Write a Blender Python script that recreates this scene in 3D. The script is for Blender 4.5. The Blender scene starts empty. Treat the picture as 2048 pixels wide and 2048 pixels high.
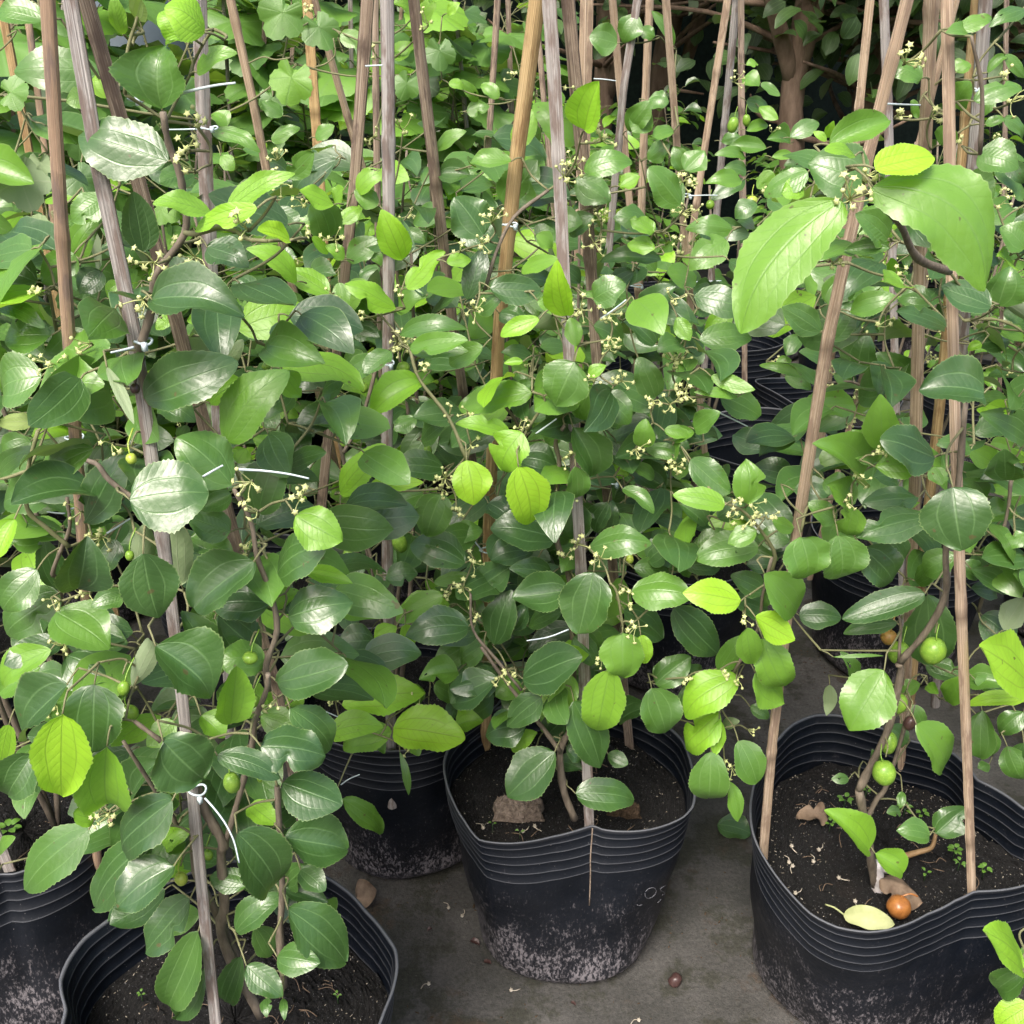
import bpy, math, random
import numpy as np
from mathutils import Vector
from mathutils.bvhtree import BVHTree

random.seed(7)
rng = np.random.default_rng(7)
SC = bpy.context.scene
COL = SC.collection

# ------------------------------------------------------------------ camera
CAM_H = 1.155
PITCH = math.radians(27.0)
FPX = 2054.0
cam_d = bpy.data.cameras.new("camera")
cam = bpy.data.objects.new("camera", cam_d)
COL.objects.link(cam)
cam_d.sensor_width = 36.0
cam_d.lens = 36.0 * FPX / 2048.0
cam_d.clip_start = 0.02
cam_d.clip_end = 300.0
cam.location = (0, 0, CAM_H)
cam.rotation_euler = (math.pi / 2 - PITCH, 0, 0)
SC.camera = cam

# ------------------------------------------------------------------ sky and sun
SUN_EL, SUN_AZ = math.radians(54), math.radians(205)
world = bpy.data.worlds.new("World")
SC.world = world
world.use_nodes = True
wn = world.node_tree
sky = wn.nodes.new("ShaderNodeTexSky")
sky.sky_type = 'NISHITA'
sky.sun_disc = False
sky.sun_elevation = SUN_EL
sky.sun_rotation = SUN_AZ
sky.dust_density = 6.0
sky.air_density = 1.0
sky.ozone_density = 0.2
wn.links.new(sky.outputs[0], wn.nodes["Background"].inputs[0])
wn.nodes["Background"].inputs[1].default_value = 0.15
sun_d = bpy.data.lights.new("sun", 'SUN')
sun_d.energy = 2.1
sun_d.angle = math.radians(24)
sun_d.color = (1.0, 0.97, 0.92)
sun = bpy.data.objects.new("sun", sun_d)
COL.objects.link(sun)
sd = Vector((math.sin(SUN_AZ) * math.cos(SUN_EL), math.cos(SUN_AZ) * math.cos(SUN_EL), math.sin(SUN_EL)))
sun.rotation_euler = sd.to_track_quat('Z', 'Y').to_euler()
SC.view_settings.view_transform = 'Standard'
SC.view_settings.look = 'None'
SC.view_settings.gamma = 1.0
SC.view_settings.exposure = 0.80
SC.cycles.max_bounces = 7
SC.cycles.diffuse_bounces = 4
SC.cycles.glossy_bounces = 3
SC.cycles.transmission_bounces = 4
SC.cycles.transparent_max_bounces = 6
SC.cycles.caustics_reflective = False
SC.cycles.caustics_refractive = False

# ------------------------------------------------------------------ geometry helpers
CP, SP = math.cos(PITCH), math.sin(PITCH)
def rayd(px, py):
    """direction of the sight line through photo pixel (2048 scale), z depth 1"""
    u = (px - 1024.0) / FPX
    v = (py - 1024.0) / FPX
    return np.array([u, CP - v * SP, -(SP + v * CP)])
def atY(px, py, Y):
    d = rayd(px, py)
    return np.array([0, 0, CAM_H]) + d * (Y / d[1])
def atZ(px, py, z):
    d = rayd(px, py)
    return np.array([0, 0, CAM_H]) + d * ((z - CAM_H) / d[2])
def dsp(x, y):
    return x * 1.06, y * 1.06
def nrm(v):
    n = np.linalg.norm(v)
    return v / n if n > 1e-12 else v

class Acc:
    """collects quads and their point attributes for one mesh"""
    def __init__(self):
        self.v, self.f, self.uv, self.t, self.r = [], [], [], [], []
        self.n = 0
    def add(self, verts, quads, uv=None, tint=0.0, rnd=0.0):
        verts = np.asarray(verts, dtype=np.float64)
        m = len(verts)
        self.v.append(verts)
        self.f.append(np.asarray(quads, dtype=np.int64) + self.n)
        self.uv.append(np.zeros((m, 2)) if uv is None else np.asarray(uv, dtype=np.float64))
        self.t.append(np.full(m, tint) if np.isscalar(tint) else np.asarray(tint))
        self.r.append(np.full(m, rnd) if np.isscalar(rnd) else np.asarray(rnd))
        self.n += m
    def mesh(self, name, mat, origin=(0, 0, 0), smooth=True):
        V = np.concatenate(self.v) - np.asarray(origin)
        F = np.concatenate(self.f)
        me = bpy.data.meshes.new(name)
        me.vertices.add(len(V))
        me.vertices.foreach_set("co", V.ravel())
        me.loops.add(F.size)
        me.loops.foreach_set("vertex_index", F.ravel().astype(np.int32))
        me.polygons.add(len(F))
        me.polygons.foreach_set("loop_start", np.arange(0, F.size, 4, dtype=np.int32))
        me.polygons.foreach_set("loop_total", np.full(len(F), 4, dtype=np.int32))
        uvl = me.uv_layers.new(name="UVMap")
        UV = np.concatenate(self.uv)[F.ravel()]
        uvl.data.foreach_set("uv", UV.ravel())
        a = me.attributes.new("tint", 'FLOAT', 'POINT')
        a.data.foreach_set("value", np.concatenate(self.t).astype(np.float32))
        a = me.attributes.new("rnd", 'FLOAT', 'POINT')
        a.data.foreach_set("value", np.concatenate(self.r).astype(np.float32))
        me.update(calc_edges=True)
        me.validate()
        me.polygons.foreach_set("use_smooth", np.full(len(me.polygons), smooth, dtype=bool))
        for m in (mat if isinstance(mat, (list, tuple)) else [mat]):
            me.materials.append(m)
        return me

def link(name, data, parent=None, loc=None):
    o = bpy.data.objects.new(name, data)
    COL.objects.link(o)
    if parent is not None:
        o.parent = parent
    if loc is not None:
        o.location = tuple(loc)
    return o
def tag(o, label=None, cat=None, group=None, kind=None):
    if label: o["label"] = label
    if cat: o["category"] = cat
    if group: o["group"] = group
    if kind: o["kind"] = kind
    return o
def empty(name, loc, label, cat, group=None):
    return tag(link(name, None, None, loc), label, cat, group)

def grid_quads(nr, nc, wrap=False):
    cols = nc if wrap else nc - 1
    i = np.arange(nr - 1)[:, None] * nc
    j = np.arange(cols)[None, :]
    jn = (j + 1) % nc
    return np.stack([i + j, i + jn, i + nc + jn, i + nc + j], -1).reshape(-1, 4)

def tube(acc, pts, rad, sides=6, tint=0.0, flat=1.0, uvs=1.0, rnd=0.0, cap=True):
    pts = np.asarray(pts, dtype=float)
    n = len(pts)
    rad = np.full(n, rad) if np.isscalar(rad) else np.asarray(rad, float)
    tang = np.gradient(pts, axis=0)
    tang /= np.maximum(np.linalg.norm(tang, axis=1, keepdims=True), 1e-9)
    ref = np.array([0.0, 1.0, 0.15]) if abs(tang[0][1]) < 0.8 else np.array([1.0, 0, 0.1])
    rings, uv = [], []
    seg = np.concatenate([[0], np.cumsum(np.linalg.norm(np.diff(pts, axis=0), axis=1))])
    th = np.linspace(0, 2 * math.pi, sides, endpoint=False)
    if cap:
        pts = np.vstack([pts[:1], pts, pts[-1:]])
        rad = np.concatenate([[rad[0] * .02], rad, [rad[-1] * .02]])
        tang = np.vstack([tang[:1], tang, tang[-1:]])
        seg = np.concatenate([[seg[0]], seg, [seg[-1]]])
    for p, r, t, s in zip(pts, rad, tang, seg):
        a = nrm(ref - t * np.dot(ref, t))
        b = np.cross(t, a)
        ref = a
        rings.append(p + r * (np.cos(th)[:, None] * a * flat + np.sin(th)[:, None] * b))
        uv.append(np.stack([th / (2 * math.pi), np.full(sides, s * uvs)], -1))
    acc.add(np.concatenate(rings), grid_quads(len(pts), sides, True), np.concatenate(uv), tint, rnd)

def smooth_path(pts, k=4):
    """Catmull-Rom through points"""
    p = [np.asarray(q, float) for q in pts]
    if len(p) < 3:
        return np.array([p[0] + (p[-1] - p[0]) * t for t in np.linspace(0, 1, k + 1)])
    p = [2 * p[0] - p[1]] + p + [2 * p[-1] - p[-2]]
    out = []
    for i in range(1, len(p) - 2):
        for t in np.arange(0, 1, 1.0 / k):
            a, b, c, d = p[i - 1], p[i], p[i + 1], p[i + 2]
            out.append(.5 * (2 * b + (c - a) * t + (2 * a - 5 * b + 4 * c - d) * t * t + (3 * b - a - 3 * c + d) * t ** 3))
    out.append(p[-2])
    return np.array(out)

def leaf(acc, base, tip, width, nh, tint, rows=10, cols=4, hole=False, curl=0.06, fold=0.12, wave=0.03, teeth=0.0, notch=0.0, rnd=None, flip=False, bend=0.0, tipw=0.0):
    """one ovate three-nerved leaf blade between base and tip"""
    base = np.asarray(base, float); tip = np.asarray(tip, float)
    a = tip - base
    L = np.linalg.norm(a)
    if L < 1e-5: return
    a /= L
    if random.random() < .12 and hole is not None: fold = random.uniform(.45, .9)
    n = nrm(nh - a * np.dot(nh, a))
    s = np.cross(a, n)
    v = np.linspace(0, 1, rows + 1)
    u = np.linspace(-1, 1, cols + 1)
    prof = np.sin(np.pi * np.clip(v, 0, 1) ** random.uniform(.76, 1.0)) ** random.uniform(.52, .78)
    prof = prof * (1 + tipw * (v - .5))
    prof[0] = 0.03; prof[-1] = 0.05
    hw = 0.5 * width * prof
    ph = random.uniform(0, 6.28); tipc = random.uniform(-.55, .12)
    U, Vv = np.meshgrid(u, v)
    H = hw[:, None] * (1 + .05 * np.sin(Vv * 6 + ph) * np.sign(U) + .025 * np.sin(Vv * 15 + ph * 3 + np.sign(U)))
    if teeth > 0:
        edge = (np.abs(U) > .999)
        saw = (np.arange(rows + 1) % 2)[:, None] * teeth * (1 + .5 * np.sin(np.arange(rows + 1) * 2.3))[:, None]
        H = H * (1 + edge * (saw + .015 * np.sin(Vv * 17 + ph)))
    if notch:
        c0 = abs(notch); side = 1 if notch > 0 else -1
        H = H * (1 - .55 * np.exp(-((Vv - c0) / .07) ** 2) * (U * side > .2))
    X = U * H
    Z = curl * L * 4 * Vv * (1 - Vv) + fold * np.abs(U) ** 1.4 * hw[:, None]
    Z = Z + wave * width * np.abs(U) ** 2 * np.sin(ph + Vv * 8 + (U > 0) * 1.7) + 0.014 * width * np.cos(2 * np.pi * U) * np.sin(np.pi * Vv)
    Z = Z + wave * .5 * width * np.abs(U) ** 3 * np.sin(ph * 2 + Vv * 15 + (U > 0) * 2.1) + tipc * L * np.clip(Vv - .6, 0, 1) ** 2 * 2
    Y = Vv * L
    S = bend * L * 4 * Vv * (1 - Vv)
    P = base + a * Y[..., None] + s * (X + S)[..., None] + n * Z[..., None]
    uq = grid_quads(rows + 1, cols + 1)
    if hole:
        fc = np.stack([U.ravel()[uq].mean(1) * .4, Vv.ravel()[uq].mean(1)], -1)
        keep = np.ones(len(uq), bool)
        for _h in range(random.choice([1, 1, 2, 3])):
            hc = np.array([random.uniform(-.38, .38), random.uniform(.25, .9)]); hr = random.uniform(.025, .06)
            dd = (fc - hc) * [1.0, random.uniform(.6, 1.2)]
            an = np.arctan2(dd[:, 1], dd[:, 0])
            keep &= np.hypot(dd[:, 0], dd[:, 1]) > hr * (1 + .35 * np.sin(an * 3 + ph))
        uq = uq[keep]
    uv = np.stack([U * .5 + .5, Vv], -1).reshape(-1, 2)
    acc.add(P.reshape(-1, 3), uq, uv, tint, random.random() if rnd is None else rnd)

def lobed_leaf(acc, base, axis, nh, R, tint, segs=40, rings=5):
    """a vine leaf: palmate, toothed, heart-shaped at the stalk"""
    a = nrm(np.asarray(axis, float))
    n = nrm(nh - a * np.dot(nh, a)); s = np.cross(a, n)
    th = np.arange(segs) / segs * 2 * math.pi
    lob = 0.78 + 0.2 * np.abs(np.cos(2.5 * th)) ** .7
    lob = lob * np.where(np.abs(th - math.pi) < .35, .55, 1.0) * (1 + .05 * (np.arange(segs) % 2))
    lob *= 1 + .18 * np.cos(th)
    r = np.linspace(.02, 1, rings)
    c = np.asarray(base) + a * R * .55
    T, Rr = np.meshgrid(th, r)
    Ro = Rr * lob[None, :] * R
    ph = random.uniform(0, 6.28)
    Z = .14 * R * Rr ** 2 * np.sin(3 * T + ph) - .12 * R * Rr ** 2 + .05 * R * Rr * np.abs(np.cos(2.5 * T))
    P = c + a * (np.cos(T) * Ro)[..., None] + s * (np.sin(T) * Ro)[..., None] + n * Z[..., None]
    tri = np.abs(((T * 5 / (2 * math.pi) + .5) % 1) - .5) * 2
    uv = np.stack([.5 + tri * .22, Rr], -1).reshape(-1, 2)
    acc.add(P.reshape(-1, 3), grid_quads(rings, segs, True), uv, tint, random.random())

def ellipsoid(acc, c, ax, ra, rb, tint=0., rings=9, segs=14, lump=0.0):
    ax = nrm(np.asarray(ax, float))
    a = nrm(np.cross(ax, [0.3, .9, .2])); b = np.cross(ax, a)
    ph = np.linspace(0.02, math.pi - 0.02, rings)
    th = np.linspace(0, 2 * math.pi, segs, endpoint=False)
    T, Pp = np.meshgrid(th, ph)
    rr = np.sin(Pp) * rb
    if lump: rr = rr * (1 + lump * np.sin(T * 3 + Pp * 4) + lump * .6 * np.sin(T * 7))
    zz = np.cos(Pp) * ra * (1 - .05 * np.cos(Pp * 4))
    P = np.asarray(c) + ax * zz[..., None] + a * (np.cos(T) * rr)[..., None] + b * (np.sin(T) * rr)[..., None]
    acc.add(P.reshape(-1, 3), grid_quads(rings, segs, True)[:, ::-1], np.stack([T / 6.283, Pp / 3.1416], -1).reshape(-1, 2), tint, random.random())

# ------------------------------------------------------------------ materials
def newmat(name):
    m = bpy.data.materials.new(name)
    m.use_nodes = True
    nt = m.node_tree
    return m, nt, nt.nodes["Principled BSDF"]
def N(nt, t, **kw):
    n = nt.nodes.new(t)
    for k, v in kw.items():
        if k.startswith("_"): setattr(n, k[1:], v)
        else: n.inputs[k.replace("__", " ")].default_value = v
    return n
def ramp(nt, fac, stops, interp='LINEAR'):
    r = nt.nodes.new("ShaderNodeValToRGB")
    r.color_ramp.interpolation = interp
    while len(r.color_ramp.elements) < len(stops): r.color_ramp.elements.new(.5)
    for e, (p, c) in zip(r.color_ramp.elements, stops):
        e.position = p
        e.color = (*c, 1) if len(c) == 3 else c
    nt.links.new(fac, r.inputs[0])
    return r.outputs[0]
def mth(nt, op, a, b=None, c=None, clamp=False):
    n = nt.nodes.new("ShaderNodeMath"); n.operation = op; n.use_clamp = clamp
    for i, x in enumerate((a, b, c)):
        if x is None: continue
        if isinstance(x, (int, float)): n.inputs[i].default_value = x
        else: nt.links.new(x, n.inputs[i])
    return n.outputs[0]
def mix(nt, fac, a, b, mode='MIX'):
    n = nt.nodes.new("ShaderNodeMix"); n.data_type = 'RGBA'; n.blend_type = mode
    for idx, x in ((0, fac), (6, a), (7, b)):
        if isinstance(x, (int, float)): n.inputs[idx].default_value = x
        elif isinstance(x, tuple): n.inputs[idx].default_value = (*x, 1)
        else: nt.links.new(x, n.inputs[idx])
    return n.outputs[2]
def smooth(nt, x, lo, hi):
    n = nt.nodes.new("ShaderNodeMapRange"); n.interpolation_type = 'SMOOTHSTEP'
    nt.links.new(x, n.inputs[0]); n.inputs[1].default_value = lo; n.inputs[2].default_value = hi
    return n.outputs[0]
def noise(nt, vec, scale, detail=4, rough=.55):
    n = N(nt, "ShaderNodeTexNoise", Scale=scale, Detail=detail, Roughness=rough)
    if vec is not None: nt.links.new(vec, n.inputs["Vector"])
    return n.outputs[0]
def bump(nt, h, strength, dist, normal=None):
    b = N(nt, "ShaderNodeBump", Strength=strength, Distance=dist)
    nt.links.new(h, b.inputs["Height"])
    if normal is not None: nt.links.new(normal, b.inputs["Normal"])
    return b.outputs[0]

def leaf_material(name="jujube_leaf", rough=.28, dark=1.0):
    m, nt, p = newmat(name)
    L = nt.links
    at = N(nt, "ShaderNodeAttribute", _attribute_name="tint")
    ar = N(nt, "ShaderNodeAttribute", _attribute_name="rnd")
    uv = nt.nodes.new("ShaderNodeUVMap")
    sp = nt.nodes.new("ShaderNodeSeparateXYZ"); L.new(uv.outputs[0], sp.inputs[0])
    geo = nt.nodes.new("ShaderNodeNewGeometry")
    tc = nt.nodes.new("ShaderNodeTexCoord")
    au = mth(nt, 'ABSOLUTE', mth(nt, 'MULTIPLY', mth(nt, 'SUBTRACT', sp.outputs[0], .5), 2.0))
    v = sp.outputs[1]
    mid = smooth(nt, au, .055, .0)
    side = smooth(nt, mth(nt, 'ABSOLUTE', mth(nt, 'SUBTRACT', au, .5)), .05, .0)
    side = mth(nt, 'MULTIPLY', side, smooth(nt, v, 1.02, .45))
    # fine secondary veins run outward and forward
    ph = mth(nt, 'SUBTRACT', mth(nt, 'MULTIPLY', v, 62.0), mth(nt, 'MULTIPLY', au, 16.0))
    wob = mth(nt, 'MULTIPLY', noise(nt, tc.outputs["Object"], 60, 2), 5.0)
    sec = mth(nt, 'SINE', mth(nt, 'ADD', ph, wob))
    secm = smooth(nt, sec, .72, 1.0)
    vein = mth(nt, 'MAXIMUM', mth(nt, 'MAXIMUM', mid, mth(nt, 'MULTIPLY', side, .8)), mth(nt, 'MULTIPLY', secm, mth(nt, 'ADD', .12, mth(nt, 'MULTIPLY', smooth(nt, at.outputs["Fac"], .42, .7), .18))))
    big = noise(nt, tc.outputs["Object"], 26, 3)
    fine = noise(nt, tc.outputs["Object"], 420, 3)
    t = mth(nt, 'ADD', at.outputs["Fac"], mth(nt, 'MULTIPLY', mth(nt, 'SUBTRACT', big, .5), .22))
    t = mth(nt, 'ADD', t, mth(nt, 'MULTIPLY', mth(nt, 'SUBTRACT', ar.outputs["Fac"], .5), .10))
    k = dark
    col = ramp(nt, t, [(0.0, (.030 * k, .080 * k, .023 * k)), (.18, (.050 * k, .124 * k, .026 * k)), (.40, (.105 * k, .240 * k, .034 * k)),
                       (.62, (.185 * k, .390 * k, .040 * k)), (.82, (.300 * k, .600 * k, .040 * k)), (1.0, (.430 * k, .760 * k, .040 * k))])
    lite = ramp(nt, t, [(0.0, (.13, .24, .10)), (.4, (.18, .33, .09)), (.65, (.13, .27, .05)), (1.0, (.20, .33, .03))])
    col = mix(nt, mth(nt, 'MULTIPLY', vein, .55), col, lite)
    col = mix(nt, mth(nt, 'MULTIPLY', smooth(nt, fine, .62, .8), .10), col, (.35, .38, .25))
    # pale rim of the blade
    rim = mth(nt, 'MULTIPLY', smooth(nt, au, .955, 1.0), .45)
    col = mix(nt, rim, col, (.30, .42, .16))
    # brown nibbled specks
    spots = smooth(nt, noise(nt, tc.outputs["Object"], 95, 2), .72, .75)
    col = mix(nt, mth(nt, 'MULTIPLY', spots, .75), col, (.10, .075, .03))
    under = ramp(nt, t, [(0, (.235, .295, .20)), (.5, (.25, .35, .15)), (1, (.36, .48, .10))])
    under = mix(nt, mth(nt, 'MULTIPLY', vein, .35), under, (.36, .40, .27))
    colf = mix(nt, geo.outputs["Backfacing"], col, under)
    L.new(colf, p.inputs["Base Color"])
    rg = mth(nt, 'ADD', mth(nt, 'MULTIPLY', geo.outputs["Backfacing"], .35), mth(nt, 'ADD', rough, mth(nt, 'MULTIPLY', noise(nt, tc.outputs["Object"], 150, 3), .14)))
    rg = mth(nt, 'ADD', rg, mth(nt, 'MULTIPLY', smooth(nt, at.outputs["Fac"], .3, .9), .10))
    L.new(rg, p.inputs["Roughness"])
    p.inputs["Specular IOR Level"].default_value = .9
    h = mth(nt, 'ADD', mth(nt, 'MULTIPLY', vein, -.45), mth(nt, 'MULTIPLY', mth(nt, 'MULTIPLY', sec, big), -.10))
    h = mth(nt, 'ADD', h, mth(nt, 'MULTIPLY', noise(nt, tc.outputs["Object"], 130, 3), 1.0))
    L.new(bump(nt, h, .5, .0009), p.inputs["Normal"])
    tr = nt.nodes.new("ShaderNodeBsdfTranslucent")
    L.new(mix(nt, .5, mix(nt, 1.0, colf, (1.3, 1.6, .5), 'MULTIPLY'), (.26, .46, .02)), tr.inputs[0])
    ms = nt.nodes.new("ShaderNodeMixShader")
    L.new(mth(nt, 'ADD', .14, mth(nt, 'MULTIPLY', smooth(nt, t, .1, .95), .30)), ms.inputs[0])
    L.new(p.outputs[0], ms.inputs[1]); L.new(tr.outputs[0], ms.inputs[2])
    L.new(ms.outputs[0], nt.nodes["Material Output"].inputs[0])
    return m

def simple_noise_mat(name, c1, c2, scale, rough, bs=.3, bd=.002, spec=.4, detail=5, stretch=None, coord="Object"):
    m, nt, p = newmat(name)
    tc = nt.nodes.new("ShaderNodeTexCoord")
    vec = tc.outputs[coord]
    if stretch:
        mp = N(nt, "ShaderNodeMapping"); mp.inputs["Scale"].default_value = stretch
        nt.links.new(vec, mp.inputs[0]); vec = mp.outputs[0]
    n = noise(nt, vec, scale, detail, .6)
    nt.links.new(ramp(nt, n, [(.32, c1), (.68, c2)]), p.inputs["Base Color"])
    p.inputs["Roughness"].default_value = rough
    p.inputs["Specular IOR Level"].default_value = spec
    nt.links.new(bump(nt, n, bs, bd), p.inputs["Normal"])
    return m

def bamboo(name, c1, c2, c3, dark):
    m, nt, p = newmat(name)
    uv = nt.nodes.new("ShaderNodeUVMap")
    ar = N(nt, "ShaderNodeAttribute", _attribute_name="rnd")
    cb = nt.nodes.new("ShaderNodeCombineXYZ")
    nt.links.new(mth(nt, 'MULTIPLY', ar.outputs["Fac"], 37.0), cb.inputs[2])
    va = nt.nodes.new("ShaderNodeVectorMath"); va.operation = 'ADD'
    nt.links.new(uv.outputs[0], va.inputs[0]); nt.links.new(cb.outputs[0], va.inputs[1])
    def st(sx, sy):
        mp = N(nt, "ShaderNodeMapping"); mp.inputs["Scale"].default_value = (sx, sy, 1)
        nt.links.new(va.outputs[0], mp.inputs[0]); return mp.outputs[0]
    grain = noise(nt, st(60, 1.6), 1.0, 6, .75)
    fine = noise(nt, st(95, 4.0), 1.0, 4, .7)
    patch = noise(nt, st(3, 7), 1.0, 4, .6)
    col = ramp(nt, grain, [(.33, tuple(x * .6 for x in c1)), (.42, c1), (.52, c2), (.60, c3), (.66, tuple(min(1, x * 1.15) for x in c3))])
    col = mix(nt, mth(nt, 'MULTIPLY', smooth(nt, patch, .47, .62), .8), col, dark)
    col = mix(nt, mth(nt, 'MULTIPLY', smooth(nt, fine, .56, .72), .5), col, tuple(x * .35 for x in c1))
    tn = N(nt, "ShaderNodeAttribute", _attribute_name="tint")
    col = mix(nt, tn.outputs["Fac"], col, tuple(x * .4 for x in c1))
    nt.links.new(col, p.inputs["Base Color"])
    p.inputs["Roughness"].default_value = .62
    p.inputs["Specular IOR Level"].default_value = .3
    h = mth(nt, 'ADD', grain, mth(nt, 'MULTIPLY', fine, .6))
    nt.links.new(bump(nt, h, .8, .0012), p.inputs["Normal"])
    return m

def plastic():
    m, nt, p = newmat("black_bag_plastic")
    tc = nt.nodes.new("ShaderNodeTexCoord"); ob = tc.outputs["Object"]
    oi = nt.nodes.new("ShaderNodeObjectInfo")
    cb = nt.nodes.new("ShaderNodeCombineXYZ"); nt.links.new(mth(nt, 'MULTIPLY', oi.outputs["Random"], 9), cb.inputs[0])
    va = nt.nodes.new("ShaderNodeVectorMath"); va.operation = 'ADD'
    nt.links.new(ob, va.inputs[0]); nt.links.new(cb.outputs[0], va.inputs[1]); o2 = va.outputs[0]
    sp = nt.nodes.new("ShaderNodeSeparateXYZ"); nt.links.new(ob, sp.inputs[0]); z = sp.outputs[2]
    mp = N(nt, "ShaderNodeMapping"); mp.inputs["Scale"].default_value = (1, 1, .45); nt.links.new(o2, mp.inputs[0])
    big = noise(nt, o2, 11, 4, .6)
    crust = noise(nt, mp.outputs[0], 260, 7, .78)
    mid = noise(nt, mp.outputs[0], 55, 5, .7)
    hgt = smooth(nt, mth(nt, 'ADD', z, mth(nt, 'MULTIPLY', mth(nt, 'SUBTRACT', big, .5), -.34)), .215, .01)
    dust = smooth(nt, mth(nt, 'ADD', mth(nt, 'ADD', mth(nt, 'MULTIPLY', crust, .75), mth(nt, 'MULTIPLY', mid, .25)), mth(nt, 'MULTIPLY', hgt, .105)), .575, .66)
    dust = mth(nt, 'MULTIPLY', dust, mth(nt, 'ADD', .12, mth(nt, 'MULTIPLY', hgt, .88)))
    film = mth(nt, 'MULTIPLY', smooth(nt, big, .35, .75), .25)
    col = mix(nt, film, (.0024, .0043, .0085), (.011, .0155, .025))
    col = mix(nt, mth(nt, 'MULTIPLY', hgt, .25), col, (.045, .042, .047))
    col = mix(nt, dust, col, (.205, .190, .205))
    spk = smooth(nt, noise(nt, o2, 520, 2), .735, .77)
    col = mix(nt, mth(nt, 'MULTIPLY', spk, .7), col, (.38, .36, .37))
    tn = N(nt, "ShaderNodeAttribute", _attribute_name="tint")
    col = mix(nt, mth(nt, 'MULTIPLY', tn.outputs["Fac"], .55), col, (.20, .21, .235))
    nt.links.new(col, p.inputs["Base Color"])
    nt.links.new(mth(nt, 'ADD', .40, mth(nt, 'ADD', mth(nt, 'MULTIPLY', dust, .4), mth(nt, 'MULTIPLY', mid, .18))), p.inputs["Roughness"])
    p.inputs["Specular IOR Level"].default_value = .33
    h = mth(nt, 'ADD', mth(nt, 'MULTIPLY', crust, mth(nt, 'ADD', .1, hgt)), mth(nt, 'MULTIPLY', mid, .3))
    b1 = bump(nt, h, .5, .002)
    nt.links.new(bump(nt, noise(nt, o2, 22, 3), .35, .006, b1), p.inputs["Normal"])
    return m

def soil_mat():
    m, nt, p = newmat("dark_potting_soil")
    tc = nt.nodes.new("ShaderNodeTexCoord"); ob = tc.outputs["Object"]
    n1 = noise(nt, ob, 9, 4); n2 = noise(nt, ob, 160, 6, .75)
    col = ramp(nt, n2, [(.38, (.0018, .0018, .0022)), (.60, (.0075, .0065, .0068)), (.74, (.045, .042, .042))])
    col = mix(nt, mth(nt, 'MULTIPLY', smooth(nt, n1, .55, .72), .35), col, (.030, .017, .010))
    spk = smooth(nt, noise(nt, ob, 480, 2), .665, .70)
    col = mix(nt, mth(nt, 'MULTIPLY', spk, .85), col, (.26, .26, .27))
    nt.links.new(col, p.inputs["Base Color"])
    p.inputs["Roughness"].default_value = .7
    nt.links.new(bump(nt, n2, 1.0, .012), p.inputs["Normal"])
    return m

def ground_mat():
    m, nt, p = newmat("damp_concrete")
    tc = nt.nodes.new("ShaderNodeTexCoord"); ob = tc.outputs["Object"]
    n1 = noise(nt, ob, 2.3, 6, .65); n2 = noise(nt, ob, 11, 6, .7); n3 = noise(nt, ob, 190, 5, .75)
    col = ramp(nt, n1, [(.34, (.027, .028, .024)), (.48, (.068, .066, .062)), (.64, (.125, .120, .115))])
    col = mix(nt, mth(nt, 'MULTIPLY', smooth(nt, n2, .49, .58), .75), col, (.030, .031, .020))
    col = mix(nt, mth(nt, 'MULTIPLY', smooth(nt, noise(nt, ob, 8.0, 6, .75), .56, .66), .7), col, (.062, .040, .025))
    col = mix(nt, 1.0, col, ramp(nt, n3, [(.30, (.55, .55, .55)), (.5, (.97, .97, .97)), (.72, (1.45, 1.43, 1.4))]), 'MULTIPLY')
    spk = smooth(nt, noise(nt, ob, 330, 2), .74, .77)
    col = mix(nt, mth(nt, 'MULTIPLY', spk, .6), col, (.42, .38, .34))
    nt.links.new(col, p.inputs["Base Color"])
    nt.links.new(ramp(nt, n2, [(.3, (.55,) * 3), (.7, (.85,) * 3)]), p.inputs["Roughness"])
    b = bump(nt, n3, .5, .003)
    nt.links.new(bump(nt, n2, .4, .01, b), p.inputs["Normal"])
    return m

M_LEAF = leaf_material()
M_VINE = leaf_material("vine_leaf", rough=.42)
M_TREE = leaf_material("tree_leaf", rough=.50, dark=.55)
M_STEM = simple_noise_mat("stem_bark", (.10, .082, .062), (.23, .19, .145), 160, .75, .6, .0015, stretch=(1, 1, .25))
M_TWIG = simple_noise_mat("green_twig", (.13, .15, .06), (.25, .26, .12), 120, .6)
_nt = M_STEM.node_tree; _p = _nt.nodes["Principled BSDF"]; _old = _p.inputs["Base Color"].links[0].from_socket
_tn = N(_nt, "ShaderNodeAttribute", _attribute_name="tint")
_nt.links.new(mix(_nt, _tn.outputs["Fac"], _old, mix(_nt, .35, (.19, .21, .085), _old)), _p.inputs["Base Color"])
M_FLOWER = simple_noise_mat("flower_yellow", (.46, .52, .19), (.63, .65, .32), 300, .6)
M_TIE = simple_noise_mat("nylon_tie", (.50, .60, .64), (.60, .70, .74), 80, .35, .05)
M_TIE.node_tree.nodes["Principled BSDF"].inputs["Subsurface Weight"].default_value = .0
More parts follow.
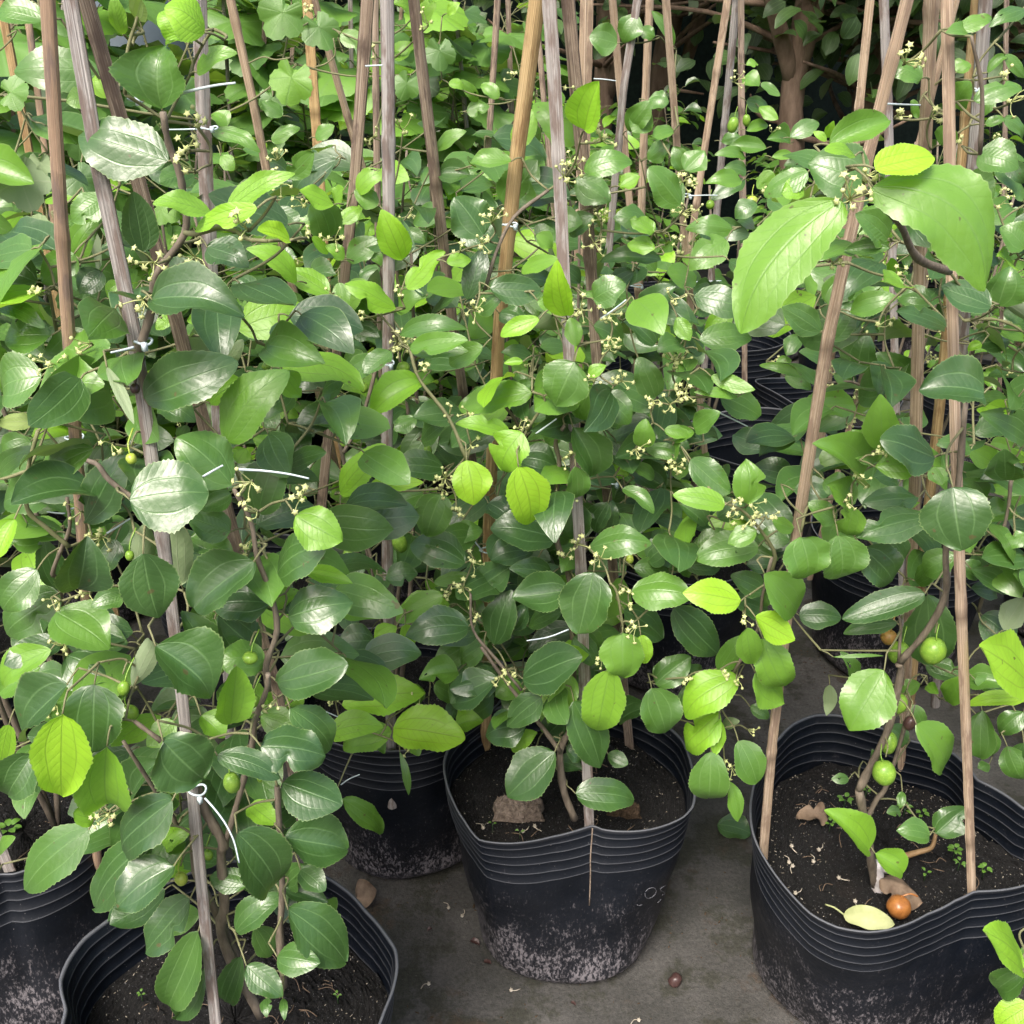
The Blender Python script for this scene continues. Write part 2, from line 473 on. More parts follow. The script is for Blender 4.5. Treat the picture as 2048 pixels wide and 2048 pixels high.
M_BAM = {
    'tan': bamboo("bamboo_tan", (.32, .225, .15), (.52, .39, .275), (.66, .54, .42), (.27, .19, .14)),
    'gold': bamboo("bamboo_gold", (.36, .23, .10), (.54, .38, .19), (.62, .48, .27), (.28, .17, .08)),
    'grey': bamboo("bamboo_grey", (.24, .22, .21), (.38, .35, .33), (.52, .49, .47), (.17, .12, .10)),
    'brown': bamboo("bamboo_brown", (.20, .145, .105), (.38, .29, .22), (.54, .45, .37), (.13, .09, .075)),
    'orange': bamboo("bamboo_orange", (.30, .20, .135), (.40, .28, .19), (.48, .36, .26), (.20, .15, .13)),
}
M_BAG = plastic()
M_SOIL = soil_mat()
M_GROUND = ground_mat()
M_TRUNK = simple_noise_mat("tree_bark", (.10, .062, .042), (.27, .19, .14), 22, .85, .8, .012, stretch=(1, 1, .3))
M_NET = simple_noise_mat("green_shade_net", (.004, .012, .010), (.012, .028, .022), 60, .85, .4, .004)
M_DRY = simple_noise_mat("dry_leaf", (.11, .075, .05), (.27, .195, .135), 60, .7, .6, .002)
M_PALELEAF = simple_noise_mat("pale_fallen_leaf", (.34, .38, .17), (.46, .49, .25), 70, .5, .3, .001)
M_HUSK = simple_noise_mat("rice_husk", (.25, .22, .17), (.55, .50, .42), 200, .7)
M_CLOD = simple_noise_mat("grey_brown_clod", (.10, .075, .058), (.26, .21, .17), 190, .9, 1.0, .006)
M_TAPE = simple_noise_mat("white_graft_tape", (.55, .51, .50), (.75, .72, .71), 90, .5, .5, .002)
def fruit_mat(name, c1, c2, c3):
    m, nt, p = newmat(name)
    tc = nt.nodes.new("ShaderNodeTexCoord")
    n = noise(nt, tc.outputs["Object"], 130, 5, .7); f = noise(nt, tc.outputs["Object"], 700, 2)
    col = ramp(nt, n, [(.3, c1), (.7, c2)])
    col = mix(nt, mth(nt, 'MULTIPLY', smooth(nt, f, .60, .70), .7), col, c3)
    nt.links.new(col, p.inputs["Base Color"])
    p.inputs["Roughness"].default_value = .32
    nt.links.new(bump(nt, n, .25, .001), p.inputs["Normal"])
    return m
M_FRUIT = fruit_mat("green_fruit", (.13, .27, .03), (.25, .42, .05), (.34, .50, .12))
M_FRUITY = fruit_mat("yellow_green_fruit", (.30, .42, .05), (.42, .50, .08), (.5, .5, .2))
M_FRUITB = fruit_mat("blushed_fruit", (.30, .22, .05), (.42, .20, .06), (.16, .06, .03))
M_FRUITO = fruit_mat("orange_fallen_fruit", (.27, .10, .025), (.42, .18, .05), (.13, .05, .02))
M_FRUITD = fruit_mat("shrivelled_fruit", (.045, .022, .022), (.08, .045, .04), (.02, .01, .01))
M_TANK = simple_noise_mat("blue_grey_plastic", (.075, .10, .125), (.10, .13, .16), 8, .5, .1, .002)

# ------------------------------------------------------------------ ground and backdrop
def make_ground():
    a = Acc()
    n = 61
    g = np.linspace(-14, 14, n)
    X, Y = np.meshgrid(g, g + 8)
    Z = np.zeros_like(X)
    a.add(np.stack([X, Y, Z], -1).reshape(-1, 3), grid_quads(n, n))
    me = a.mesh("ground", M_GROUND, smooth=False)
    # far skirt to the horizon
    tag(link("ground", me), kind="structure")
    b = Acc()
    R = 120
    for x0, x1, y0, y1 in ((-R, R, 22, R), (-R, R, -R, -6), (-R, -14, -6, 22), (14, R, -6, 22)):
        b.add([(x0, y0, 0), (x1, y0, 0), (x1, y1, 0), (x0, y1, 0)], [[0, 1, 2, 3]])
    tag(link("ground_far", b.mesh("ground_far", M_GROUND, smooth=False)), kind="structure")
make_ground()

# ------------------------------------------------------------------ grow bags
NA = 144
ANG = np.linspace(0, 2 * math.pi, NA, endpoint=False)
def rim_from_pixels(cx, cy, z, pts, r_default):
    """radius per angle through photo points (1932 scale) taken at rim height z"""
    th, rr = [], []
    for q in pts:
        P = atZ(*dsp(q[0], q[1]), q[2] if len(q) > 2 else z)
        th.append(math.atan2(P[1] - cy, P[0] - cx) % (2 * math.pi)); rr.append(math.hypot(P[0] - cx, P[1] - cy))
    o = np.argsort(th); th = np.array(th)[o]; rr = np.array(rr)[o]
    gap_t = np.concatenate([th, [th[0] + 2 * math.pi]]); extra_t, extra_r = [], []
    for i in range(len(th)):
        g = gap_t[i + 1] - gap_t[i]
        if g > 1.0:
            k = int(g / .5)
            for j in range(1, k):
                extra_t.append((gap_t[i] + g * j / k) % (2 * math.pi)); extra_r.append(r_default)
    T = np.concatenate([th, extra_t]); Rr = np.concatenate([rr, extra_r]); o = np.argsort(T)
    r = np.interp(ANG, T[o], Rr[o], period=2 * math.pi)
    k = np.array([.15, .7, .15])
    return np.convolve(np.concatenate([r[-1:], r, r[:1]]), k, 'valid')

BAGS = []
def bag_surface(cx, cy, zr, R, rb, Rz=None, bx=0, by=0):
    if Rz is None: Rz = np.full(NA, zr)
    def pt(s, off=0.0):
        """ring at height share s (0 floor .. 1 rim)"""
        k = max(s, 0) ** .85
        b = rb * (1 + .02 * np.sin(ANG * 5 + cx * 9))
        r = b * (1 - k) + R * k
        if s < .07: r = r - .018 * (1 - s / .07) ** 2
        r = r + off + .0012 * np.sin(ANG * 9 + s * 9 + cy * 7) * (1 - abs(2 * s - 1)) + .0016 * np.sin(ANG * 4 - s * 14 + cx * 5) * (s > .05)
        ox, oy = bx * (1 - k), by * (1 - k)
        return np.stack([cx + ox + r * np.cos(ANG), cy + oy + r * np.sin(ANG), Rz * s], -1)
    return pt

def make_bag(cx, cy, zr, R, rb, label, group=None, Rz=None, soil_z=None, bx=0, by=0, husks=160, hero=True):
    R = np.full(NA, R) if np.isscalar(R) else R
    pt = bag_surface(cx, cy, zr, R, rb, Rz, bx, by)
    base = np.array([cx + bx, cy + by, 0.0])
    e = empty("grow_bag", base, label, "grow bag", group)
    rows = []; tint = []
    rings = [.955, .905, .855, .80, .745]
    svals = [(0.0, 0, 0), (.01, 0, 0), (.03, 0, 0), (.07, 0, 0)] + [(s, 0, 0) for s in np.linspace(.1, .72, 12)]
    for s in rings[::-1]:
        svals += [(s - .007, 0, 0), (s - .0035, .0001, .05), (s, .0008, 1.0), (s + .0035, .0001, .05)]
    svals += [(.978, 0, 0), (.994, .0007, .3), (1.0, .0012, .9)]
    for s, off, t in svals:
        rows.append(pt(s, off)); tint.append(np.full(NA, t))
    nout = len(rows)
    # inner wall of the thin sheet
    for s, off, t in [(1.0, -.0012, .9), (.99, -.0022, 0)] + [(r + d, -.002 - o, tt) for r in rings for d, o, tt in ((.004, 0, 0), (0, .0008, .7), (-.004, 0, 0))] + [(s, -.0022, 0) for s in (.7, .6, .5)]:
        rows.append(pt(s, off)); tint.append(np.full(NA, t))
    bot = pt(0.0, 0); c = bot.mean(0)
    rows.insert(0, c + (bot - c) * .02 + [0, 0, .0]); tint.insert(0, np.zeros(NA))
    a = Acc()
    a.add(np.concatenate(rows) + [0, 0, .001], grid_quads(len(rows), NA, True), None, np.concatenate(tint))
    bo = link("bag", a.mesh("bag", M_BAG, base), e)
    # soil
    sz = soil_z if soil_z else zr - .05
    s_ = sz / zr
    edge = pt(s_, -.0035)
    cc = edge.mean(0); cc[2] = sz
    rr = np.sqrt(np.linspace(0.0001, 1, 60))
    P = cc + (edge - cc)[None] * rr[:, None, None]
    fx = P[..., 0] * 95; fy = P[..., 1] * 95
    Z = sz + .006 * np.sin(P[..., 0] * 41 + cy * 5) * np.cos(P[..., 1] * 37) + .0022 * np.sin(fx * 1.3 + 2 * np.sin(fy)) + .0021 * rng.standard_normal(P.shape[:2]) * (rr[:, None] < .995)
    Z += .010 * (1 - rr[:, None] ** 2) - .004
    P[..., 2] = Z
    b = Acc(); b.add(P.reshape(-1, 3), grid_quads(60, NA, True))
    so = link("soil", b.mesh("soil", M_SOIL, base), e)
    if husks:
        h = Acc()
        for _ in range(husks):
            i = int(58.9 * math.sqrt(rng.random())); j = int(rng.integers(0, NA))
            if math.sin(i * .5 + cx * 9) + math.cos(j * .13 + i * .2) + rng.uniform(-1.2, 1.2) < -.3: continue
            p = P[i, j] + [0, 0, .0012]
            th = rng.uniform(0, 6.28); L = rng.uniform(.0010, .0034); w = rng.uniform(.0003, .0006)
            d = np.array([math.cos(th), math.sin(th), rng.uniform(-.3, .5)]) * L
            tube(h, [p - d / 2, p, p + d / 2], [w * .5, w, w * .4], 4)
        tag(link("rice_husks", h.mesh("rice_husks", M_HUSK, base), so), kind="stuff")
    bvh = None
    if hero:
        V = np.concatenate(rows[:nout + 1]) ; F = grid_quads(nout + 1, NA, True)
        bvh = BVHTree.FromPolygons([tuple(v) for v in V], [tuple(int(i) for i in f) for f in F])
    return dict(e=e, pt=pt, base=base, bvh=bvh, P=P, sz=sz)

def on_bag(bag, px, py, lift=.0006):
    d = Vector(rayd(px, py)).normalized()
    hit, n, i, dist = bag['bvh'].ray_cast(Vector((0, 0, CAM_H)), d)
    if hit is None: return None
    return np.array(hit - d * lift)

R_M = rim_from_pixels(.073, 1.015, .27, [(835, 1440), (842, 1480), (856, 1512), (878, 1548), (905, 1585), (960, 1592), (1000, 1589), (1040, 1581), (1085, 1570), (1119, 1557), (1135, 1565), (1180, 1568), (1220, 1565), (1260, 1555), (1290, 1542), (1308, 1524), (1313, 1505), (1311, 1470), (1302, 1430), (1285, 1395), (860, 1392), (842, 1415)], .155)
bagM = make_bag(.073, 1.015, .27, R_M, .117, "middle foreground black grow bag with raised rings, front seam and whitish dirt low down", husks=420)
R_R = rim_from_pixels(.470, .945, .28, [(1418, 1535), (1428, 1590), (1446, 1625), (1465, 1655), (1490, 1687), (1531, 1730), (1579, 1753), (1640, 1762), (1682, 1755), (1750, 1724), (1800, 1698), (1836, 1680), (1870, 1680), (1932, 1672), (1985, 1650), (2020, 1600), (2000, 1555), (1932, 1528), (1887, 1495), (1842, 1472), (1798, 1419), (1716, 1396), (1640, 1368), (1579, 1350), (1538, 1350), (1494, 1367), (1469, 1391), (1435, 1450), (1420, 1500)], .18)
bagR = make_bag(.470, .945, .28, R_R, .150, "large right foreground black grow bag holding an orange fruit and a pale fallen leaf", husks=900, soil_z=.205, bx=.005, by=-.005)
R_L = rim_from_pixels(-.284, .703, .27, [(112, 1850), (113, 1870), (122, 1905), (130, 1810), (160, 1772), (200, 1742), (245, 1712), (600, 1650), (640, 1672), (690, 1718), (730, 1762), (750, 1792), (752, 1825), (742, 1868), (725, 1905)], .165)
bagL = make_bag(-.284, .703, .27, R_L, .118, "black grow bag cut off by the picture's bottom edge at left, soil open", husks=500, soil_z=.205)
R_M2 = .150 * (1 + .03 * np.sin(ANG * 3 + 1) + .02 * np.cos(ANG * 5))
bagM2 = make_bag(-.160, 1.195, .275, R_M2, .118, "dirt-specked black grow bag behind and between the left and middle foreground bags", husks=100)
R_L2 = rim_from_pixels(-.590, .935, .27, [(0, 1648), (25, 1650), (60, 1640), (100, 1622), (140, 1598), (171, 1572), (200, 1540)], .150)
bagL2 = make_bag(-.590, .935, .27, R_L2, .120, "black grow bag at the left edge with wavy ring lines round its rim", husks=250, soil_z=.225)

# raised letters moulded on the middle bag, seam crease
def px_stroke(bag, pts, rad, name, mat, origin="crop", k=3):
    P = [on_bag(bag, *q) for q in pts]
    P = [q for q in P if q is not None]
    if len(P) < 2: return
    a = Acc(); tube(a, smooth_path(P, k), rad, 6, 1.0)
    return a
def cz(x, y): return 1250 + x * 140 / 1932, 1720 + y * 140 / 1932
marks = Acc()
def stroke(pts, rad=.0004):
    P = [on_bag(bagM, *cz(*q)) for q in pts]
    P = [q for q in P if q is not None]
    if len(P) > 1: tube(marks, smooth_path(P, 4), rad, 6, 1.0)
stroke([(560, 880), (640, 800), (740, 765), (820, 780), (860, 850), (840, 930), (780, 1000), (700, 1045), (620, 1055), (560, 1000), (555, 920)])
stroke([(1140, 690), (1060, 735), (985, 790), (1000, 850), (1070, 880), (1090, 940), (1030, 960)])
stroke([(1320, 860), (1280, 910), (1245, 960)]); stroke([(1350, 970), (1310, 1020), (1270, 1070)])
stroke([(1340, 1080), (1330, 1160), (1270, 1200)]); stroke([(1150, 1160), (1110, 1140), (1060, 1190), (1000, 1230)])
stroke([(1240, 1250), (1200, 1320), (1155, 1385)])
stroke([(330, 1240), (400, 1255), (470, 1230)]); stroke([(990, 1080), (960, 1130), (900, 1180)])
M_MARK = simple_noise_mat("worn_plastic_edge", (.10, .11, .13), (.22, .22, .24), 200, .5)
link("embossed_mark", marks.mesh("embossed_mark", M_MARK, bagM['base']), bagM['e'])
M_SEAM = simple_noise_mat("muddy_seam", (.16, .12, .09), (.34, .27, .21), 200, .7)
a = Acc(); P = [on_bag(bagM, *dsp(x, y)) for x, y in ((1118, 1563), (1116, 1590), (1114, 1620), (1114, 1655), (1112, 1708))]
P = [q for q in P if q is not None]
tube(a, smooth_path(P, 3), .0009, 6)
link("seam", a.mesh("seam", M_SEAM, bagM['base']), bagM['e'])

# ------------------------------------------------------------------ plants
class Plant:
    def __init__(self, base, Y):
        self.base = np.array(base, float); self.Y = Y
        self.leaves = Acc(); self.stems = Acc(); self.twigs = Acc()
        self.clusters = []; self.fruits = []
        self.nodes = []; self.ends = []
    def stem(self, pts, r0, r1, twig=False):
        P = smooth_path(pts, 4)
        rad = np.linspace(r0, r1, len(P)) * (1 + .10 * rng.standard_normal(len(P)))
        tube(self.twigs if twig else self.stems, P, rad, 7)
        self.nodes += [p for p in P]
    def hero_leaf(self, b, t, w, age, Yb, Yt=None, under=False, bend=None):
        if Yt is None: Yt = Yb + rng.uniform(-.022, .012)
        B, T = atY(*b, Yb), atY(*t, Yt)
        mid = (B + T) / 2
        view = nrm(np.array([0, 0, CAM_H]) - mid)
        L = np.linalg.norm(T - B); a = (T - B) / L
        n = view + np.array([rng.uniform(-.35, .35), rng.uniform(-.1, .1), rng.uniform(.30, .95) + .2 * (age > .6)])
        if under: n = -view + np.array([rng.uniform(-.2, .2), 0, -.1])
        n = nrm(n - a * np.dot(n, a))
        vp = nrm(view - a * np.dot(view, a))
        c = max(abs(np.dot(n, vp)), .55)
        W = w * (Yb / rayd(*b)[1]) / FPX / c
        r = rng.random(); W *= 1.07
        leaf(self.leaves, B, T, W, n, age, rows=32, cols=12, hole=(rng.random() < .05 and bend is None), curl=(rng.uniform(.0, .14) * (-1 if under else 1)),
             fold=rng.uniform(-.18, .34), wave=rng.uniform(.01, .07), teeth=.045, notch=(rng.uniform(.3, .8) * rng.choice([-1, 1]) if r < .10 and bend is None else 0), bend=(rng.uniform(-.03, .03) if bend is None else bend))
        q = B - a * .010 + np.array([0, .010, .002])
        if under: q = B - a * .010 + np.array([0, .006, 0])
        self.ends.append((q, B, age))
    def filler(self, p, d, n, L, w, age, rows=10, cols=4):
        leaf(self.leaves, p, p + d * L, w, n, age, rows=rows, cols=cols, curl=rng.uniform(.0, .14), fold=rng.uniform(-.1, .25), wave=rng.uniform(.01, .06), bend=rng.uniform(-.05, .05))
    def connect(self, maxd=.16):
        if not self.nodes: return
        nod = np.array(self.nodes)
        ends = sorted(self.ends, key=lambda e: min(np.linalg.norm(nod - e[0], axis=1)))
        for q, B, age in ends:
            d = np.linalg.norm(nod - q, axis=1)
            # prefer growing from below and behind
            cost = d + .35 * np.maximum(nod[:, 2] - q[2], 0) + .5 * np.maximum(q[1] - nod[:, 1] - 0.0, 0) * 0
            i = int(np.argmin(cost)); s = nod[i]
            tube(self.twigs, smooth_path([q, (q + B) / 2 + [0, 0, .001], B], 2), [.0009, .0008, .0008, .0007, .0007][:5], 5)
            if d[i] > maxd: continue
            m = (s + q) / 2 + np.array([rng.uniform(-.004, .004), .006, -.06 * d[i]])
            P = smooth_path([s, m, q], 4)
            r = .0010 + .004 * min(d[i], .15)
            tube(self.twigs, P, np.linspace(r, .0009, len(P)), 6)
            nod = np.vstack([nod, P[2:]])
        self.nodes = list(nod)
    def cluster(self, c, size=.016, nf=6):
        self.clusters.append((np.array(c), size, nf))
    def fruit(self, c, ra, rb, mat, hang=True, name="fruit"):
        self.fruits.append((np.array(c), ra, rb, mat, name))
    def build(self, label, cat="potted plant", group=None, name="jujube_plant", mleaf=None, loc=None):
        base = self.base
        e = empty(name, base if loc is None else loc, label, cat, group)
        if self.twigs.n:
            for v_, f_ in zip(self.twigs.v, self.twigs.f): pass
            S_, T_ = self.stems, self.twigs
            S_.v += T_.v; S_.f += [f + S_.n for f in T_.f]; S_.uv += T_.uv; S_.t += [np.ones(len(t)) for t in T_.t]; S_.r += T_.r; S_.n += T_.n
        if self.stems.n: link("stem", self.stems.mesh("stem", M_STEM, base), e)
        if self.leaves.n: link("foliage", self.leaves.mesh("foliage", mleaf or M_LEAF, base), e)
        for c, size, nf in self.clusters:
            a = flower_cluster(c, size, nf)
            link("flower_cluster", a.mesh("flower_cluster", M_FLOWER, c), e, c - base)
        for c, ra, rb, mat, nm in self.fruits:
            a = Acc()
            ax = nrm(np.array([rng.uniform(-.3, .3), rng.uniform(-.3, .3), 1]))
            ellipsoid(a, c, ax, ra, rb, lump=.035)
            tube(a, smooth_path([c + ax * ra * .93, c + ax * (ra + .006) + [0, .003, 0], c + ax * (ra + .010) + [.003, .010, .004]], 3), .0006, 5)
            link(nm, a.mesh(nm, mat, c), e, c - base)
        return e

def star(acc, c, n, r):
    n = nrm(np.asarray(n, float)); a = nrm(np.cross(n, [.3, .8, .5])); b = np.cross(n, a)
    k = 10
    th = np.arange(k) / k * 6.2832 + rng.uniform(0, 1)
    rings = []
    for f, z in ((.05, .35), (.3, .30), (.55, .12), (1.0, .05), (.55, -.12), (.1, -.35)):
        rr = r * f * np.where((np.arange(k) % 2 == 0) | (f < .5), 1.0, .48 if f > .8 else .85)
        rings.append(np.asarray(c) + np.cos(th)[:, None] * a * rr[:, None] + np.sin(th)[:, None] * b * rr[:, None] + n * r * z)
    acc.add(np.concatenate(rings), grid_quads(6, k, True))

def flower_cluster(c, size, nf):
    a = Acc()
    root = c + np.array([0, .008, -.004])
    for i in range(nf):
        d = nrm(np.array([rng.uniform(-1, 1), rng.uniform(-.9, .2), rng.uniform(-.8, 1.0)]))
        p = c + d * size * rng.uniform(.35, 1.0)
        m = (root + p) / 2 + rng.uniform(-.002, .002, 3)
        tube(a, smooth_path([root, m, p], 2), .00042, 4)
        if rng.random() < .68: star(a, p, d + np.array([0, -.6, .3]), rng.uniform(.0025, .0037))
        else: ellipsoid(a, p, d, .0015, .0015, rings=5, segs=7)
    return a

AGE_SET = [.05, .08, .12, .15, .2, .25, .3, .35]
def parse(s):
    out = []
    for item in s.replace("\n", ";").split(";"):
        f = item.split()
        if not f: continue
        out.append([float(x) for x in f[:6]] + f[6:])
    return out
def crop(ox, oy):
    return lambda x, y: (ox + x * 700 / 1932, oy + y * 700 / 1932)

PL = {
    'L': Plant((-.262, .690, .205), .70), 'M': Plant((.082, 1.0, .22), 1.0), 'R': Plant((.428, .885, .205), .945),
    'N': Plant((-.165, 1.19, .225), 1.19),      # between left and middle
    'K': Plant((-.56, .95, .225), .95),         # left edge
    'E': Plant((.93, 1.08, .22), 1.08),         # right edge
    'F': Plant((.62, .62, .20), .62),           # bottom right corner
    'B': Plant((.30, 1.62, .22), 1.6), 'C': Plant((-.45, 1.5, .22), 1.5), 'D': Plant((.72, 1.62, .22), 1.6),
    'G': Plant((.05, 1.55, .22), 1.55), 'H': Plant((.86, 2.2, .22), 2.2), 'J': Plant((-.85, 1.3, .22), 1.3),
}
LEAVES = []
def add_leaves(cr, key, Y, text):
    LEAVES.append((cr, key, Y, text))
C1, C2, C3, C4, C5, C6 = crop(0, 0), crop(680, 0), crop(1348, 0), crop(0, 680), crop(680, 680), crop(1348, 680)
C7, C8, C9 = crop(0, 1348), crop(680, 1348), crop(1348, 1348)

add_leaves(C7, 'L', .60, """345 220 340 695 290 .97 .585;590 400 620 765 262 .66 .60;520 60 510 430 300 .10 .62;900 370 1130 590 345 .17 .565;1275 275 1310 -30 182 .66 .62
1440 400 1800 450 245 .10 .60;1200 450 1545 575 140 .08 .59;1560 600 1890 720 245 .12 .60;1310 880 1530 1225 290 .15 .585;1570 900 1930 960 265 .14 .61
1590 1300 1900 1590 265 .18 .60;1530 1560 1770 1600 160 .18 .59;1360 1610 1560 1780 140 .18 .59;1095 1420 900 1870 210 .2 .61;1130 1620 970 1900 140 .15 .635
1330 1560 1220 1850 140 .14 .65;950 700 625 995 240 .12 .60;960 1060 640 1290 235 .08 .59;830 930 520 1290 210 .07 .615;1050 1240 790 1540 200 .13 .62
180 440 25 690 220 .18 .68;370 60 80 350 215 .10 .66;520 800 400 770 110 .7 .64;905 960 1040 860 100 .68 .66;1300 1420 1540 1220 150 .14 .62
1600 190 1840 420 185 .22 .63;1440 230 1630 300 150 .45 .65;1410 1400 1500 1560 130 .2 .64;1660 1080 1790 1190 130 .18 .65;1570 1170 1690 1060 130 .2 .66
1380 1720 1475 1740 62 .2 .60;1470 1790 1470 1890 62 .2 .59;1560 1790 1570 1900 42 .2 .60;1370 1160 1150 1110 130 .18 .64;1110 230 1240 350 140 .64 .65;960 260 810 400 130 .6 .65
1570 1180 1810 1260 110 .1 .66;560 720 400 600 130 .15 .67;730 660 860 480 150 .1 .69;1380 720 1530 830 120 .78 .66;0 1080 60 900 60 .5 .7""")
add_leaves(C7, 'K', .80, "220 -40 0 100 170 .5 .78;50 280 0 555 110 .75 .76;60 480 50 600 50 .6 .8")
add_leaves(C7, 'L', .62, "490 860 140 1190 235 .22 .63")
add_leaves(C4, 'L', .64, """795 320 1290 120 270 .15 .655;1250 560 1560 170 240 .5 .66;1280 800 990 530 290 .34 .65;715 880 1140 830 370 .17 .60;790 1180 880 1550 300 .16 .59
800 1310 800 1000 120 .3 .70 u;1000 1350 980 1000 160 .3 .70 u;1400 1225 1070 1480 275 .14 .64;1490 1450 1175 1460 205 .08 .67;1440 1720 1200 1520 235 .05 .68
1190 1830 1030 1510 205 .28 .67;860 1690 1190 1960 330 .16 .585;1530 1890 1925 1790 240 .1 .64;1590 1530 1940 1440 245 .13 .65;1530 1290 1815 1120 215 .17 .65
1630 970 1890 1110 225 .7 .64;1430 960 1540 640 230 .28 .70;1590 700 1810 620 105 .15 .74;430 1370 480 1090 260 .05 .66;465 1010 650 650 195 .08 .70
1270 1060 1030 970 175 .3 .70;1275 850 1110 930 150 .3 .70;1050 1090 1290 1190 140 .4 .71;1545 610 1400 530 100 .72 .74;1310 680 1360 600 110 .75 .72
1160 350 1350 230 160 .75 .74;1560 180 1660 310 130 .68 .74;730 1910 890 1600 110 .3 .66 u;690 1400 500 1470 115 .28 .70;1860 380 1640 480 150 .08 .80
1780 280 1930 210 150 .25 .82;590 150 740 470 60 .3 .64 u;1500 1480 1650 1380 100 .75 .68;1690 1280 1935 1330 90 .75 .68;1460 1770 1210 1760 185 .38 .67
1250 120 1340 0 90 .4 .76 u;480 410 600 230 130 .6 .74;660 700 480 800 110 .15 .74;880 330 1070 430 160 .3 .74;560 200 600 60 120 .35 .74;1030 470 1000 570 70 .2 .74""")
add_leaves(C4, 'K', .80, """205 1270 0 1490 195 .2 .76;330 1400 -10 1640 240 .3 .78;310 1500 600 1680 275 .42 .74;370 1740 610 1880 260 .13 .76;280 1710 -30 1900 160 .6 .74
210 350 510 210 245 .42 .70;340 150 600 30 175 .38 .73;515 600 230 820 150 .33 .71;170 560 0 640 150 .3 .80;350 830 -10 880 205 .25 .80;80 990 -20 1210 120 .86 .70
230 200 -20 280 260 .33 .72;190 450 -20 460 90 .78 .74 u;250 1090 20 1120 160 .3 .82;0 740 200 600 100 .3 .79;150 1010 360 1090 120 .3 .81;350 1850 120 1900 170 .2 .80
330 1380 240 1100 140 .1 .81;80 60 280 120 140 .3 .80;20 130 -10 0 60 .5 .76;640 1100 560 1280 150 .15 .74;250 60 60 20 140 .35 .80""")
add_leaves(C5, 'M', .92, """1370 1150 1700 1100 165 .25 .90;1400 1285 1320 1620 265 .22 .87;1260 1380 950 1420 205 .12 .90;1170 1290 935 1260 130 .1 .93;1010 1870 1320 1740 235 .09 .90
710 1580 370 1620 200 .07 .90;690 1230 395 1110 190 .12 .92;1180 1090 850 1020 210 .09 .93;700 665 740 912 205 1.0 .85;985 700 1050 1030 228 1.0 .85;1005 510 880 722 215 .72 .88
940 520 655 440 95 .74 .90;450 230 165 400 165 .70 .90;1060 290 652 370 155 .52 .92;1295 120 1185 365 255 .33 .88;1400 250 1295 440 165 .38 .91;1285 480 1410 765 195 .18 .92
1300 700 1310 885 125 .38 .90;575 710 285 700 155 .18 .94;460 850 248 950 150 .3 .93;560 850 470 1095 200 .28 .91;990 650 1205 700 170 .13 .94;1420 310 1610 450 165 .3 .93
1740 320 1650 108 145 .28 .94;1560 1615 1570 1885 225 .48 .86;1660 1630 1690 1790 110 .92 .89;1610 1390 1935 1400 190 .45 .89;1565 1490 1790 1650 175 .09 .92;570 1410 315 1550 125 .58 .92
310 1580 190 1670 105 .82 .90;360 1570 375 1720 85 .78 .91;190 1660 -10 1680 165 .05 .98;850 1680 920 1405 175 .08 .93;740 1390 945 1250 180 .18 .95;620 1090 790 1040 115 .34 .95
650 1830 445 1860 145 .5 .93;870 1870 605 1930 150 .08 .92;820 1670 640 1790 125 .3 .95;1290 1640 1410 1790 125 .12 .93;1340 1600 1430 1745 115 .3 .94;1935 1460 1890 1650 110 .25 .92
1740 1900 1940 1750 150 .27 .91;1670 590 1685 448 112 .45 .93;1690 600 1892 640 85 .34 .94;1790 500 1935 530 70 .5 .92;1600 690 1750 765 70 .3 .93;1560 820 1735 950 75 .33 .93
1370 200 1470 140 65 .72 .88;670 400 400 430 145 .2 .97;420 430 300 500 90 .28 .97;220 110 20 225 120 .3 .99;390 50 705 60 115 .48 .93;790 40 595 130 120 .42 .95;1010 120 905 130 42 .8 .88
1290 890 1290 1110 190 .1 .96;150 1230 -10 1300 115 .2 .99;250 1320 430 1290 125 .14 .97;820 900 930 970 135 .05 .97;1060 1160 830 1210 150 .08 .95;140 850 432 770 105 .94 .88;0 850 248 578 140 .82 .90
0 930 10 1120 60 .5 .92;1480 560 1580 700 90 .1 .96;1200 400 1420 400 120 .15 .95;280 60 130 180 100 .3 .99;1480 900 1400 1060 120 .12 .97;1700 1220 1830 1130 140 .15 .96
1620 1260 1830 1290 120 .22 .95;500 1200 620 1230 90 .2 .97;520 1340 720 1300 70 .5 .95;1040 1580 1240 1490 110 .15 .94;960 1600 1030 1450 100 .1 .95;1130 560 1230 480 90 .3 .95;450 560 570 460 110 .25 .97
930 290 1090 230 70 .3 .95;1450 1080 1500 900 120 .1 .98""")
add_leaves(C5, 'M', .95, "1060 100 900 60 80 .3 1.0;1500 450 1620 400 120 .2 .98;1850 560 1930 600 60 .35 .95;1890 1180 1720 1060 120 .2 .98;1930 1300 1830 1200 90 .4 .95")
add_leaves(C8, 'N', 1.02, """295 300 692 360 235 .96 .98;10 170 462 95 205 .86 1.0;285 320 -5 385 155 .66 1.01;640 290 785 255 125 .7 1.04;10 690 255 880 115 .48 .98;330 430 378 665 42 .3 1.0
180 320 250 440 70 .5 1.02;390 380 440 450 60 .6 1.02;460 140 330 60 90 .4 1.06;520 60 640 130 110 .4 1.07""")
